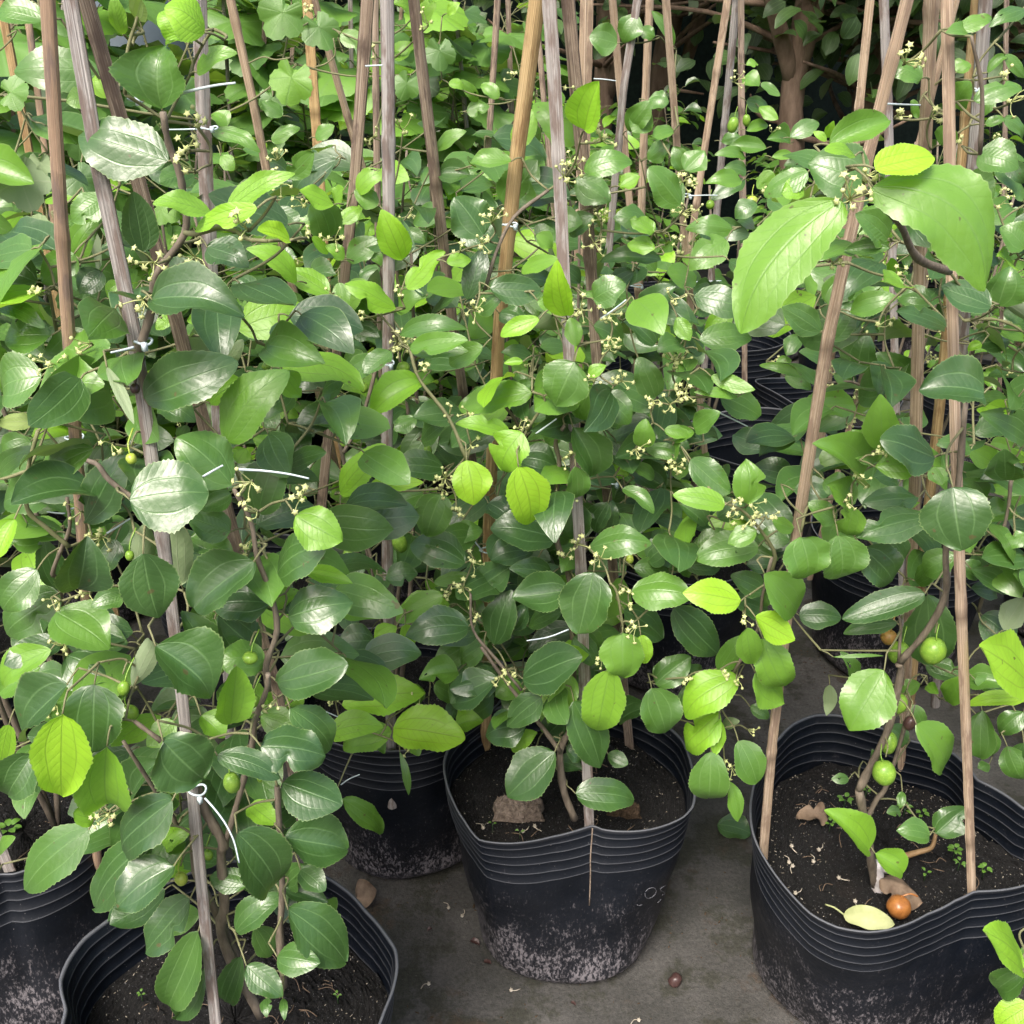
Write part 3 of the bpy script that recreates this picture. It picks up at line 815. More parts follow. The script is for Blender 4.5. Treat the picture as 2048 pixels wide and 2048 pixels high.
add_leaves(C8, 'M', .91, """870 20 600 150 195 .05 .91;1110 130 925 290 155 .13 .90;1280 10 1150 290 135 .56 .90;1025 285 795 330 195 .05 .92;1185 430 920 675 235 .10 .90;1290 150 1430 512 215 .13 .885
1490 -20 1420 348 225 .72 .86;1300 660 1635 690 165 .13 .91;1720 80 1810 345 215 .22 .90;940 405 1070 325 105 .75 .94;1480 440 1590 500 85 .2 .94;1250 400 1350 470 100 .15 .94;1110 480 1180 560 70 .13 .96
1150 330 1260 220 150 .08 .97;1200 480 1340 530 90 .1 .97;1550 250 1700 180 120 .08 .96;1000 60 860 120 130 .5 .97;1330 350 1260 450 90 .15 .95;1840 40 1730 -40 110 .3 .92""")
add_leaves(C9, 'M', .88, """355 15 38 225 205 .86 .87;252 215 35 425 185 .84 .89;250 250 225 445 85 .78 .88;205 430 190 715 205 .32 .88;355 370 455 605 165 .3 .89;300 590 355 817 82 .52 .88
450 -5 600 158 205 .62 .86;30 240 60 60 60 .3 .92;420 180 530 240 70 .3 .93;270 280 360 260 60 .3 .93 u;150 60 90 -40 80 .3 .93""")
add_leaves(C9, 'R', .80, """1160 -20 960 312 275 .48 .80;1340 280 1490 545 165 .46 .84;1075 975 852 752 150 .74 .83;1110 990 1275 1100 135 .64 .83;965 580 870 580 56 .22 .92;1412 890 1238 860 125 .28 .85
1445 880 1610 730 155 .18 .85;1700 200 1690 475 150 .27 .90;1320 170 1380 300 70 .3 .90;1290 380 1200 290 100 .28 .94;1360 60 1240 90 80 .45 .92;1260 650 1250 740 46 .28 .88;1250 760 1175 765 56 .22 .88
1065 500 1100 430 60 .25 .95;1500 150 1600 20 120 .5 .92;1220 170 1150 60 60 .3 .96;860 60 850 210 70 .4 .95 u;1400 60 1460 110 60 .55 .9""")
add_leaves(C9, 'E', .98, """1660 30 1830 95 90 .42 .94;1940 135 1635 148 80 .97 .86;1840 400 1930 600 140 .28 1.0;1930 210 1790 330 120 .3 1.02;1700 300 1760 470 110 .3 1.0;1930 380 1870 560 80 .2 1.0
1500 30 1640 120 120 .3 1.0;1740 500 1680 520 60 .3 1.05""")
add_leaves(C9, 'F', .60, "1925 1625 1720 1420 150 .86 .60;1940 1640 1780 1740 150 .28 .61;1960 1830 1780 1950 160 .95 .59;1960 1500 1900 1700 90 .4 .63")
add_leaves(C6, 'E', .95, "1950 1890 1688 1690 260 .92 .82;1950 540 1690 400 160 .25 .95;1835 775 1825 610 180 .17 .92;1950 1190 1700 1200 150 .2 .93;1640 1265 1870 1400 110 .2 .93;1955 1075 1790 1130 90 .35 .92;1640 1370 1800 1400 95 .05 .96;1820 1600 1930 1420 130 .3 .95 u;1700 1520 1880 1680 180 .08 .98;1660 520 1830 470 120 .3 1.0;1700 1000 1900 960 130 .3 1.0;1930 700 1700 760 120 .12 1.0;1700 900 1600 780 110 .3 1.0;1390 1800 1600 1860 120 .25 1.0;1600 1880 1830 1900 130 .42 .95;1690 1300 1600 1230 100 .25 .95;1930 1380 1880 1290 80 .4 .92")
add_leaves(C6, 'R', .80, """700 1088 745 1327 240 .38 .79;905 1080 915 1335 240 .33 .82;1430 975 1012 1080 180 .24 .84;1540 815 1590 1163 345 .14 .72;1712 292 1358 270 240 .1 .75;1440 650 1165 535 215 .09 .80
1110 700 1402 690 138 .5 .81;1150 605 1140 310 178 .56 .82;1120 670 990 500 165 .52 .84;1010 785 803 565 160 .5 .84;985 910 860 800 140 .5 .84;890 1005 752 895 110 .34 .85;985 925 950 1102 145 .5 .82
1350 870 1040 900 135 .2 .87;1040 1150 1230 1345 215 .17 .86;1385 1400 928 1545 150 .18 .84;1230 1560 935 1610 95 .18 .87;690 1520 925 1525 140 .12 .90;1560 1190 1370 1290 150 .33 .88
1400 1410 1450 1830 270 .22 .93;1010 1880 950 1740 70 .4 .90;830 770 960 830 120 .33 .86;660 830 880 830 130 .2 .92;1240 800 1110 750 80 .08 .92;1200 1100 1280 1250 120 .18 .90;1640 600 1480 560 90 .3 .88
1430 700 1480 800 90 .55 .86;1330 1330 1480 1250 110 .35 .93;880 1750 1160 1740 20 .4 .85""")
add_leaves(C6, 'M', .90, """500 1290 700 1512 210 .44 .83;370 1440 62 1385 178 1.0 .82;450 1530 662 1655 155 .92 .82;400 1590 432 1782 135 .62 .83;490 1650 632 1945 195 .58 .84;280 912 -5 855 115 .62 .86
405 905 410 668 175 .5 .87;92 660 308 845 160 .22 .89;465 1140 117 1195 180 .33 .88;455 1050 298 1122 112 .5 .86;0 1480 250 1740 200 .05 .90;245 1830 360 1650 110 .38 .89;490 1380 320 1300 130 .13 .90
660 1040 555 1000 80 .45 .88;110 1180 300 1060 150 .35 .92;205 200 447 275 85 .6 .92;350 315 108 290 55 .5 .92;110 490 238 400 110 .3 .92;30 900 180 1020 120 .15 .94;60 1240 260 1250 110 .2 .93
400 1240 560 1240 100 .08 .92;0 560 110 500 80 .45 .92;0 640 40 580 50 .4 .92;240 980 380 900 130 .2 .92;560 1360 480 1480 60 .3 .92;640 1110 460 1080 130 .2 .92;330 1430 540 1500 130 .2 .93;250 300 480 420 150 .25 .98""")
add_leaves(C6, 'D', 1.35, """1000 360 672 385 145 .44 1.2;990 390 785 500 125 .28 1.25;1010 185 1060 -30 185 .24 1.25;1285 230 1130 75 155 .22 1.2;560 130 650 110 55 .6 1.3;760 190 485 130 60 .52 1.2;610 200 765 265 70 .33 1.25
880 190 985 240 75 .35 1.2;700 -20 620 90 90 .35 1.3;850 120 700 60 90 .3 1.35;900 500 780 470 80 .1 1.3""")
add_leaves(C1, 'L', .66, """930 890 405 720 310 .17 .68;893 600 895 248 340 .25 .66;840 1655 1315 1690 260 .12 .60;1145 1365 1355 1440 165 .05 .64;790 1390 730 1055 175 .1 .68;1420 1150 1052 1260 115 .9 .58
1170 1180 857 1095 105 .72 .60;1255 1160 1592 935 115 .7 .60;1600 1330 1420 1270 85 1.0 .58;1590 1240 1148 1080 215 .17 .72;1020 200 880 60 150 .75 .66;1130 180 925 20 200 .84 .65;680 190 625 -20 85 .68 .66
750 100 790 -30 100 .72 u;1075 200 900 230 85 .68 .66;1090 400 1285 275 85 .55 .66;1070 960 880 1010 120 .22 .66;1480 1160 1640 1290 130 .22 .76""".replace(" .72 u", " .72 .66 u"))
add_leaves(C1, 'K', .80, """410 1400 235 1565 160 .42 .80;400 1420 520 1215 140 .42 .82;580 1090 395 1215 145 .42 .82;0 1690 240 1800 95 .33 .76;285 1850 15 1870 190 .33 .76;700 1830 470 1770 170 .22 .80
600 1650 700 1580 90 .6 .82;950 1740 860 1820 70 .76 .80;560 390 65 370 220 .36 .86;235 110 -30 50 130 .38 .80;330 1230 480 1290 80 .35 .85;0 1450 20 1560 70 .5 .8;600 540 530 410 120 .8 .85
500 540 365 560 110 .6 .84;150 1480 0 1330 150 .7 .84;480 1120 600 1260 100 .3 .85;560 1500 440 1620 140 .12 .84;400 1900 540 1780 120 .15 .84""")
add_leaves(C1, 'C', 1.15, """1640 1555 1383 1355 115 .78 1.02;1815 1622 1565 1485 125 .72 1.04;1840 1130 1655 1050 100 .74 1.05;1820 1312 1750 1108 178 .33 1.08;1170 720 1425 805 85 .42 1.1;1590 980 1735 835 115 .38 1.1;1420 1660 1290 1510 130 .08 1.08
1430 1650 1560 1680 60 .6 1.08;1720 1310 1810 1400 55 .8 1.05;1900 1430 1800 1350 70 .7 1.05;1700 1540 1840 1500 120 .3 1.12;1900 1050 1830 1140 80 .7 1.1;1500 1450 1640 1420 130 .14 1.14;1250 700 1180 620 90 .5 1.15
1700 1700 1580 1660 90 .3 1.12;1810 1800 1590 1750 120 .78 1.02;1700 1800 1530 1900 170 .18 1.05;1500 1850 1340 1800 130 .12 1.1;1360 1650 1300 1740 60 .4 1.08;1870 1560 1900 1730 90 .45 1.05;1220 860 1290 940 80 .6 1.15
1500 780 1650 700 70 .45 1.2;1740 760 1850 700 70 .45 1.2;1560 640 1440 560 80 .4 1.2""")
add_leaves(C2, 'M', 1.0, """1350 718 1430 448 180 .84 .92;1247 1742 1190 1458 145 .93 .86;790 1300 635 1085 215 .22 .96;900 1130 1080 895 200 .28 1.05;945 890 718 885 92 .5 1.0;965 840 1085 595 115 .74 1.05;1290 805 1078 555 145 .5 1.04
1345 945 1612 880 125 .38 .98;1300 985 1495 1110 155 .33 1.02;700 1655 790 1368 125 .05 .96;828 1590 1112 1610 155 .14 .93;1100 1760 883 1850 95 .84 .88;1270 1752 1305 1912 92 .55 .89;1090 1660 1240 1740 105 .5 .93
330 1850 682 1795 105 .3 .94;380 1930 705 1880 110 .48 .92;1400 1650 1570 1560 155 .3 .96;1200 1230 1335 1230 135 .34 1.02;1740 1370 1585 1350 92 .65 1.0;1735 1280 1600 1210 85 .62 1.0;1790 1400 1840 1440 70 .8 1.0
1700 1240 1530 1190 130 .33 1.05;1880 1130 1715 925 155 .33 1.0;1545 1030 1655 970 80 .74 1.05;590 1450 725 1420 75 .7 .95;1770 1430 1450 1420 90 .2 1.05;1680 1740 1850 1580 140 .08 1.0;1740 1900 1590 1760 120 .1 .98
880 1730 1040 1790 110 .3 .98;1000 1500 1200 1430 80 .6 .98;1080 1300 1180 1360 90 .5 1.0;1400 1190 1260 1300 110 .3 1.02;1880 1900 1760 1930 120 .3 .95;1620 1500 1480 1600 110 .15 1.05
760 1720 900 1620 110 .25 .96;1340 1620 1560 1660 60 .4 .96;1400 1800 1560 1900 140 .3 .98;1230 1480 1330 1560 90 .15 1.05;1080 1330 1190 1270 130 .3 1.05;1860 1750 1930 1880 90 .6 .95""")
add_leaves(C2, 'N', 1.12, """345 1432 228 1155 165 .84 1.02;370 1592 572 1383 112 .83 1.02;310 1702 48 1555 125 .76 1.03;320 1700 460 1630 120 .5 1.08;95 1060 240 940 100 .7 1.15;210 1130 80 1050 100 .5 1.15;40 1440 215 1320 120 .4 1.15
0 1230 120 1140 80 .65 1.15;0 1700 150 1550 120 .72 1.08;180 1720 60 1640 130 .4 1.1;540 960 720 970 120 .25 1.2;530 830 690 720 70 .55 1.2;300 330 415 245 80 .65 1.2;300 240 400 330 90 .6 1.22;430 80 300 10 90 .74 1.2
430 90 530 20 90 .78 1.2;0 190 150 250 90 .5 1.3;350 1280 470 1340 80 .3 1.15;60 1800 220 1860 110 .12 1.1;220 1480 100 1530 70 .3 1.12;160 1380 250 1480 60 .4 1.15;300 1400 260 1230 70 .4 1.15""")
add_leaves(C2, 'B', 1.5, """880 540 780 460 70 .55 1.5;1530 240 1380 200 150 .34 1.5;1640 80 1560 230 130 .3 1.5;1720 720 1600 620 120 .38 1.4;1840 720 1725 760 70 .45 1.4;1700 880 1820 790 100 .34 1.4;590 75 655 15 50 .78 1.5;1740 200 1650 160 70 .4 1.5
1590 720 1710 560 120 .4 1.4;1700 560 1815 560 90 .35 1.4;760 560 660 440 60 .55 1.6;600 460 690 480 50 .7 1.5;1050 480 1000 560 80 .45 1.6;780 1000 850 940 70 .65 1.4;1100 1040 1150 940 90 .35 1.4;1740 1500 1640 1400 100 .3 1.3
1100 780 1010 700 90 .3 1.6;700 620 820 580 80 .4 1.6;1840 250 1720 60 60 .4 1.5""")
add_leaves(C3, 'R', .66, """925 1108 345 1820 375 .62 .60 b.09;1098 1030 1720 1600 385 .50 .60 b-.19;1108 930 1442 850 165 1.0 .60;1060 1010 740 900 270 .28 .74;860 800 1190 660 150 .48 .80;1190 1370 940 1385 80 .18 .74;1750 1690 1470 1590 160 .13 .78
1500 1805 1240 1710 95 .13 .82;1265 1570 1160 1560 100 .62 .84;740 950 490 1070 120 .38 .9;720 1050 598 1060 110 .64 .9;1180 1320 1020 1180 150 .32 .74;1010 1350 800 1430 110 .42 .76;810 1830 595 1695 150 .28 .95;865 1880 985 1670 150 .18 .95
970 1720 1232 1640 120 .43 .93;850 1680 960 1520 150 .34 .98;960 1640 1020 1530 70 .5 .98;1420 1660 1240 1640 130 .33 .95;1680 850 1905 915 175 .3 .88;1655 560 1928 470 105 .34 .86;1650 190 1535 150 60 .4 .84;1570 160 1762 90 80 .42 .84
1370 432 1200 360 105 .34 .9;1560 600 1620 460 110 .44 .9;1000 860 830 830 60 .7 .7;1560 400 1620 340 90 .45 .95;1470 800 1540 700 120 .4 .95;1800 500 1700 640 60 .4 .95;1350 580 1300 620 90 .45 .95""")
add_leaves(C3, 'E', .90, "1790 1690 1860 1480 210 .28 .86;1730 400 1850 300 50 .3 .95;1830 300 1935 430 60 .3 .95;1720 690 1830 650 50 .4 .95;1820 650 1935 760 60 .34 .95;1935 1370 1815 1250 150 .4 .92;1870 1480 1780 1420 90 .74 .92;1800 1840 1935 1880 80 .7 .95;1820 1720 1935 1760 80 .3 .95;1650 1900 1850 1880 150 .12 .98;1620 1700 1730 1640 90 .76 .92;1930 1180 1880 1220 90 .35 .98;1840 880 1935 1010 90 .15 .98;1935 50 1760 120 80 .2 .98;1700 1900 1620 1930 50 .7 .95;1580 1000 1760 1100 130 .3 .98;1935 1050 1780 960 130 .38 1.0")
add_leaves(C3, 'H', 1.9, """510 820 305 800 80 .38 1.7;395 870 228 850 60 .4 1.7;640 790 525 760 90 .3 1.7;640 760 800 680 90 .33 1.65;380 430 470 470 80 .5 1.8;400 360 465 355 40 .6 1.8;480 460 585 530 45 .33 1.8;400 560 530 610 75 .28 1.8
470 590 575 660 60 .7 1.8;370 1000 185 1000 90 .45 1.6;390 990 200 1110 90 .2 1.7;455 1120 340 1200 100 .2 1.5;550 950 460 1040 80 .6 1.7;750 900 610 910 70 .25 1.7;540 870 665 860 50 .6 1.6;840 760 880 670 50 .75 1.4
840 780 770 725 40 .8 1.4;400 950 280 920 70 .28 1.8;260 780 360 750 60 .28 1.8;700 900 740 850 50 .75 1.6;400 720 520 690 60 .5 1.8""")
add_leaves(C3, 'B', 1.3, "60 940 170 830 130 .38 1.2;70 950 0 810 100 .38 1.25;330 1270 80 1250 110 .42 1.15;290 1325 90 1480 165 .5 1.12;140 1880 440 1850 150 .33 1.05;0 1200 40 980 70 .3 1.2;330 1700 160 1860 110 .6 1.08;110 1600 260 1580 90 .15 1.15;100 1760 0 1850 70 .4 1.1")

for cr, key, Y, text in LEAVES:
    pl = PL[key]
    for it in parse(text):
        bx, by, tx, ty, w, age = it[:6]
        Yb = Y; under = False; bend = None
        for ex in it[6:]:
            if ex == 'u': under = True
            elif ex[0] == 'b': bend = float(ex[1:])
            else: Yb = float(ex)
        Yb += rng.uniform(-.006, .006)
        pl.hero_leaf(cr(bx, by), cr(tx, ty), w * 700 / 1932, age, Yb, under=under, bend=bend)
def where(x, y):
    u = x / y
    h = ["at the far left", "at left", "left of centre", "behind the centre", "right of centre", "at right", "at the far right"][min(6, max(0, int((u + .55) / 1.1 * 7)))]
    d = ["third", "fourth", "fifth", "sixth", "last"][min(4, max(0, int((y - 1.3) / .5)))]
    return "in the " + d + " row back, " + h

# main stems traced in the photo
def stem(key, cr, Y, pts, r0, r1, twig=False, foot=None):
    P = []
    n = len(pts)
    for i, q in enumerate(pts):
        y = Y if np.isscalar(Y) else Y[0] + (Y[1] - Y[0]) * i / (n - 1)
        P.append(atY(*cr(q[0], q[1]), y))
    if foot is not None: P.insert(0, np.array(foot))
    PL[key].stem(P, r0, r1, twig)
stem('L', C7, (.655, .63), [(1440, 1880), (1310, 1650), (1220, 1420), (1240, 1270), (1220, 1000), (1230, 930), (1130, 750), (1080, 600)], .0052, .0036)
stem('L', C7, (.665, .66), [(1400, 1700), (1290, 1520), (1160, 1250), (1080, 1100), (1060, 900)], .0040, .0026)
stem('L', C7, (.63, .62), [(1570, 1720), (1545, 1450), (1560, 1190), (1545, 900), (1530, 620)], .0034, .0022)
stem('L', C7, (.64, .62), [(1240, 950), (1330, 640), (1390, 400), (1410, 250), (1470, 90), (1480, 0)], .0026, .0020)
stem('L', C7, (.68, .66), [(1010, 980), (960, 800), (860, 650), (680, 370)], .0024, .0018)
stem('L', C7, .62, [(890, 370), (740, 260)], .0022, .0016)
stem('L', C4, (.65, .64), [(1480, 1932), (1470, 1790), (1530, 1600), (1495, 1400), (1420, 1200), (1385, 1000), (1290, 820)], .0026, .0016)
stem('L', C4, (.66, .665), [(1000, 2000), (960, 1500), (900, 1000), (850, 640), (800, 250), (750, 30)], .0034, .0028)
stem('L', C4, .63, [(860, 900), (720, 860), (600, 770), (540, 690), (480, 665)], .0022, .0016)
stem('L', C1, (.655, .62), [(770, 1932), (840, 1700), (860, 1520), (1020, 1290), (1015, 1100), (990, 950), (930, 790), (900, 620)], .0028, .0018)
stem('L', C1, (.61, .58), [(1020, 1285), (1080, 1290), (1200, 1260), (1290, 1270), (1370, 1320), (1480, 1330)], .0018, .0012, True)
stem('L', C1, (.66, .66), [(690, 520), (700, 300), (760, 90)], .0014, .001, True)
stem('K', C4, (.80, .78), [(400, 1932), (330, 1370), (290, 1290), (340, 1150), (385, 1030), (370, 870)], .0022, .0016)
stem('K', C4, (.72, .70), [(380, 1140), (260, 1040), (150, 930), (155, 720), (210, 500)], .0020, .0014, True)
stem('K', C4, .72, [(155, 720), (40, 760), (-20, 770)], .0014, .001, True)
stem('K', C1, (.80, .78), [(330, 1932), (300, 1760), (270, 1600)], .0018, .0012, True)
stem('M', C8, (.93, .92), [(1295, 800), (1235, 640), (1215, 430), (1270, 300), (1250, 240)], .0046, .0030)
stem('M', C8, (.92, .90), [(1215, 430), (1130, 310), (1060, 225), (900, 20), (780, -150)], .0030, .0018)
stem('M', C5, (.90, .90), [(1000, 1932), (860, 1760), (735, 1600), (720, 1400)], .0020, .0014)
stem('M', C5, (.95, .93), [(1290, 1900), (1270, 1340), (1200, 1120), (1190, 900), (1210, 680), (1190, 560), (1240, 470)], .0036, .0022)
stem('M', C5, (.96, .95), [(1200, 1100), (1150, 880), (1000, 500), (900, 350)], .0026, .0018)
stem('M', C5, (.87, .90), [(700, 662), (600, 430), (440, 220), (390, 70)], .0018, .0014, True)
stem('M', C5, (.90, .89), [(1030, 500), (1130, 330), (1060, 285)], .0015, .0011, True)
stem('M', C5, .87, [(1565, 1610), (1530, 1400), (1490, 1340)], .0015, .0011, True)
stem('M', C6, (.89, .86), [(540, 1280), (550, 1160), (400, 960), (280, 900)], .0020, .0012, True)
stem('M', C6, (.87, .84), [(330, 1830), (460, 1600), (490, 1400), (540, 1200)], .0020, .0014)
stem('M', C2, (.97, 1.0), [(800, 1600), (860, 1400), (960, 1200), (1150, 1050)], .0020, .0016)
stem('N', C5, (1.05, 1.06), [(230, 1560), (200, 1380), (130, 1120), (60, 1060)], .0018, .0014)
stem('N', C5, (1.06, 1.1), [(20, 620), (120, 430), (200, 160), (240, 60)], .0024, .0018)
stem('N', C5, 1.0, [(310, 1770), (250, 1660)], .0014, .001, True)
stem('N', C8, (.99, 1.0), [(380, 430), (280, 360), (0, 270)], .0013, .0010, True)
stem('R', C9, (.88, .86), [(1110, 1180), (1090, 1040), (1060, 850), (1020, 640)], .0050, .0046)
stem('R', C9, (.86, .86), [(1020, 640), (1100, 480), (1190, 280), (1250, 0), (1240, -60)], .0044, .0036)
stem('R', C9, (.90, .90), [(1070, 790), (1120, 690), (1180, 600), (1300, 200)], .0034, .0024)
stem('R', C6, (.86, .80), [(1250, 1775), (1400, 1600), (1500, 1400), (1500, 1160), (1560, 860), (1610, 340)], .0038, .0026)
stem('R', C6, .86, [(1240, 1770), (1250, 1560), (1220, 1510)], .0018, .0012)
stem('R', C3, (.78, .62), [(1520, 1500), (1340, 1420), (1250, 1240), (1140, 1120), (1060, 1060)], .0032, .0022)
stem('R', C3, (.84, .88), [(960, 1450), (720, 1480), (600, 1560)], .0015, .0010, True)
stem('R', C6, (.86, .87), [(700, 1060), (760, 900), (1000, 870)], .0016, .0012, True)
stem('R', C3, (.84, .82), [(1690, 850), (1700, 500), (1640, 200)], .0020, .0014)
stem('E', C3, .92, [(1600, 1770), (1750, 1760), (1860, 1790), (1940, 1840)], .0018, .0012, True)
stem('E', C6, (.97, .95), [(1680, 1500), (1830, 1000), (1860, 760)], .0024, .0018)
stem('D', C6, (1.22, 1.2), [(1300, 330), (1100, 290), (980, 230), (830, 240)], .0022, .0014)
stem('F', C9, (.61, .60), [(2000, 1700), (1900, 1620)], .002, .0015, True)

# flower clusters (crop, x, y, plant, depth)
FL = [(C4, 280, 130, 'K', .70, 9), (C4, 230, 400, 'K', .69, 9), (C4, 590, 570, 'L', .66, 3), (C4, 540, 1090, 'K', .73, 11), (C4, 300, 1450, 'K', .73, 5), (C4, 330, 1690, 'K', .72, 7), (C4, 1370, 780, 'L', .62, 9), (C4, 1400, 950, 'L', .63, 4),
      (C4, 1640, 880, 'L', .64, 7), (C4, 470, 10, 'K', .70, 5), (C4, 420, 950, 'K', .74, 4), (C4, 1370, 1110, 'L', .66, 5), (C4, 470, 1400, 'K', .73, 5), (C7, 260, 160, 'K', .72, 10), (C7, 580, 790, 'L', .63, 9), (C7, 1510, 150, 'L', .63, 6), (C7, 1830, 140, 'N', 1.0, 6),
      (C1, 820, 1430, 'L', .61, 7), (C1, 760, 1640, 'L', .61, 7), (C1, 220, 1610, 'K', .76, 6), (C1, 440, 1880, 'K', .76, 6), (C1, 1040, 910, 'L', .62, 4), (C1, 1060, 650, 'L', .66, 5), (C1, 1010, 790, 'L', .67, 5), (C1, 1520, 870, 'C', 1.05, 8), (C1, 1540, 1000, 'C', 1.04, 8),
      (C1, 1340, 1240, 'L', .58, 5), (C1, 1050, 1400, 'L', .70, 10), (C1, 1660, 1120, 'C', 1.05, 5), (C1, 1680, 1300, 'C', 1.04, 6), (C1, 1840, 1310, 'C', 1.05, 7), (C1, 1720, 50, 'C', 1.3, 6), (C1, 1830, 1620, 'C', 1.03, 6),
      (C2, 340, 700, 'N', 1.12, 7), (C2, 480, 110, 'N', 1.15, 5), (C2, 840, 1210, 'M', .95, 8), (C2, 780, 1330, 'M', .94, 7), (C2, 740, 1700, 'M', .91, 9), (C2, 660, 1370, 'M', .95, 4), (C2, 1450, 750, 'M', .92, 9), (C2, 1240, 960, 'M', .96, 8),
      (C2, 1310, 900, 'M', .97, 7), (C2, 1330, 1700, 'M', .89, 9), (C2, 1490, 1720, 'M', .9, 9), (C2, 1500, 1860, 'M', .89, 8), (C2, 1900, 990, 'B', 1.1, 8), (C2, 1910, 1160, 'B', 1.1, 8), (C2, 1410, 1330, 'M', 1.0, 8), (C2, 1860, 1330, 'B', 1.1, 6),
      (C2, 90, 1750, 'N', 1.0, 6), (C2, 350, 1870, 'N', .98, 9), (C2, 190, 280, 'N', 1.2, 6), (C2, 180, 740, 'N', 1.2, 6), (C2, 1450, 1200, 'M', 1.0, 5), (C2, 340, 1630, 'N', 1.0, 4), (C2, 950, 420, 'B', 1.5, 5), (C2, 1850, 1640, 'M', .95, 5), (C2, 1300, 480, 'M', 1.0, 3),
      (C3, 70, 1010, 'B', 1.1, 10), (C3, 90, 1170, 'B', 1.1, 9), (C3, 1300, 320, 'R', .86, 10), (C3, 1000, 1080, 'R', .60, 9), (C3, 1090, 950, 'R', .61, 5), (C3, 1250, 620, 'R', .88, 5), (C3, 1850, 415, 'E', .9, 4), (C3, 1890, 540, 'E', .9, 7), (C3, 1450, 620, 'R', .88, 4),
      (C3, 1150, 1790, 'R', .86, 3), (C3, 1250, 1500, 'R', .88, 4), (C3, 340, 440, 'H', 1.7, 7), (C3, 550, 720, 'H', 1.6, 4), (C3, 30, 1380, 'B', 1.12, 4), (C3, 1560, 760, 'E', .93, 4), (C3, 1820, 1120, 'E', .95, 3), (C3, 900, 1440, 'R', .75, 4),
      (C5, 460, 160, 'M', .89, 5), (C5, 580, 760, 'M', .88, 10), (C5, 560, 820, 'M', .88, 5), (C5, 600, 410, 'M', .88, 4), (C5, 990, 480, 'M', .89, 5), (C5, 1230, 660, 'M', .91, 3), (C5, 1270, 900, 'M', .91, 6), (C5, 1310, 1130, 'M', .88, 7), (C5, 1440, 1210, 'M', .87, 8),
      (C5, 1250, 1200, 'M', .89, 4), (C5, 730, 1230, 'M', .92, 7), (C5, 680, 1370, 'M', .91, 9), (C5, 610, 1400, 'M', .92, 5), (C5, 740, 1520, 'M', .91, 7), (C5, 890, 1850, 'M', .9, 8), (C5, 1580, 1390, 'M', .88, 5), (C5, 1640, 1590, 'M', .85, 7), (C5, 1450, 1770, 'M', .88, 3),
      (C5, 700, 390, 'M', .91, 6), (C5, 720, 570, 'M', .9, 4), (C5, 640, 940, 'M', .9, 5), (C5, 1400, 210, 'M', .88, 6), (C5, 1560, 220, 'M', .91, 8), (C5, 1740, 330, 'M', .91, 6), (C5, 1830, 350, 'M', .91, 7), (C5, 1860, 110, 'M', .95, 9), (C5, 1640, 600, 'M', .92, 9),
      (C5, 1850, 690, 'M', .92, 9), (C5, 340, 30, 'N', .98, 9), (C5, 1600, 1450, 'M', .88, 3), (C5, 1900, 270, 'M', .92, 6), (C5, 1500, 30, 'M', .92, 7),
      (C6, 340, 890, 'M', .86, 6), (C6, 440, 980, 'M', .86, 8), (C6, 320, 980, 'M', .86, 5), (C6, 540, 990, 'M', .86, 5), (C6, 970, 890, 'R', .81, 5), (C6, 1030, 770, 'R', .81, 6), (C6, 1130, 630, 'R', .81, 5), (C6, 405, 1550, 'M', .82, 4), (C6, 270, 1830, 'M', .84, 5), (C6, 80, 300, 'M', .9, 6),
      (C6, 30, 120, 'M', .95, 7), (C6, 840, 160, 'D', 1.18, 4), (C6, 970, 465, 'D', 1.15, 4), (C6, 1010, 300, 'D', 1.2, 3), (C6, 440, 900, 'M', .86, 4), (C6, 20, 690, 'M', .92, 6), (C9, 360, 40, 'M', .86, 5), (C9, 330, 520, 'M', .89, 9), (C9, 420, 320, 'M', .9, 4), (C9, 70, 40, 'M', .88, 4),
      (C8, 100, 250, 'N', .99, 4), (C8, 440, 120, 'N', 1.0, 3), (C8, 380, 430, 'N', .98, 3), (C8, 940, -10, 'M', .9, 5)]
for cr, x, y, key, Y, nf in FL:
    c = atY(*cr(x, y), Y)
    PL[key].cluster(c, (.014 if nf > 6 else .010) * (1.1 if Y < 1 else 1.2), nf)
    if len(PL[key].nodes): PL[key].ends.append((c + np.array([0, .012, -.006]), c + np.array([0, .008, -.004]), .6))

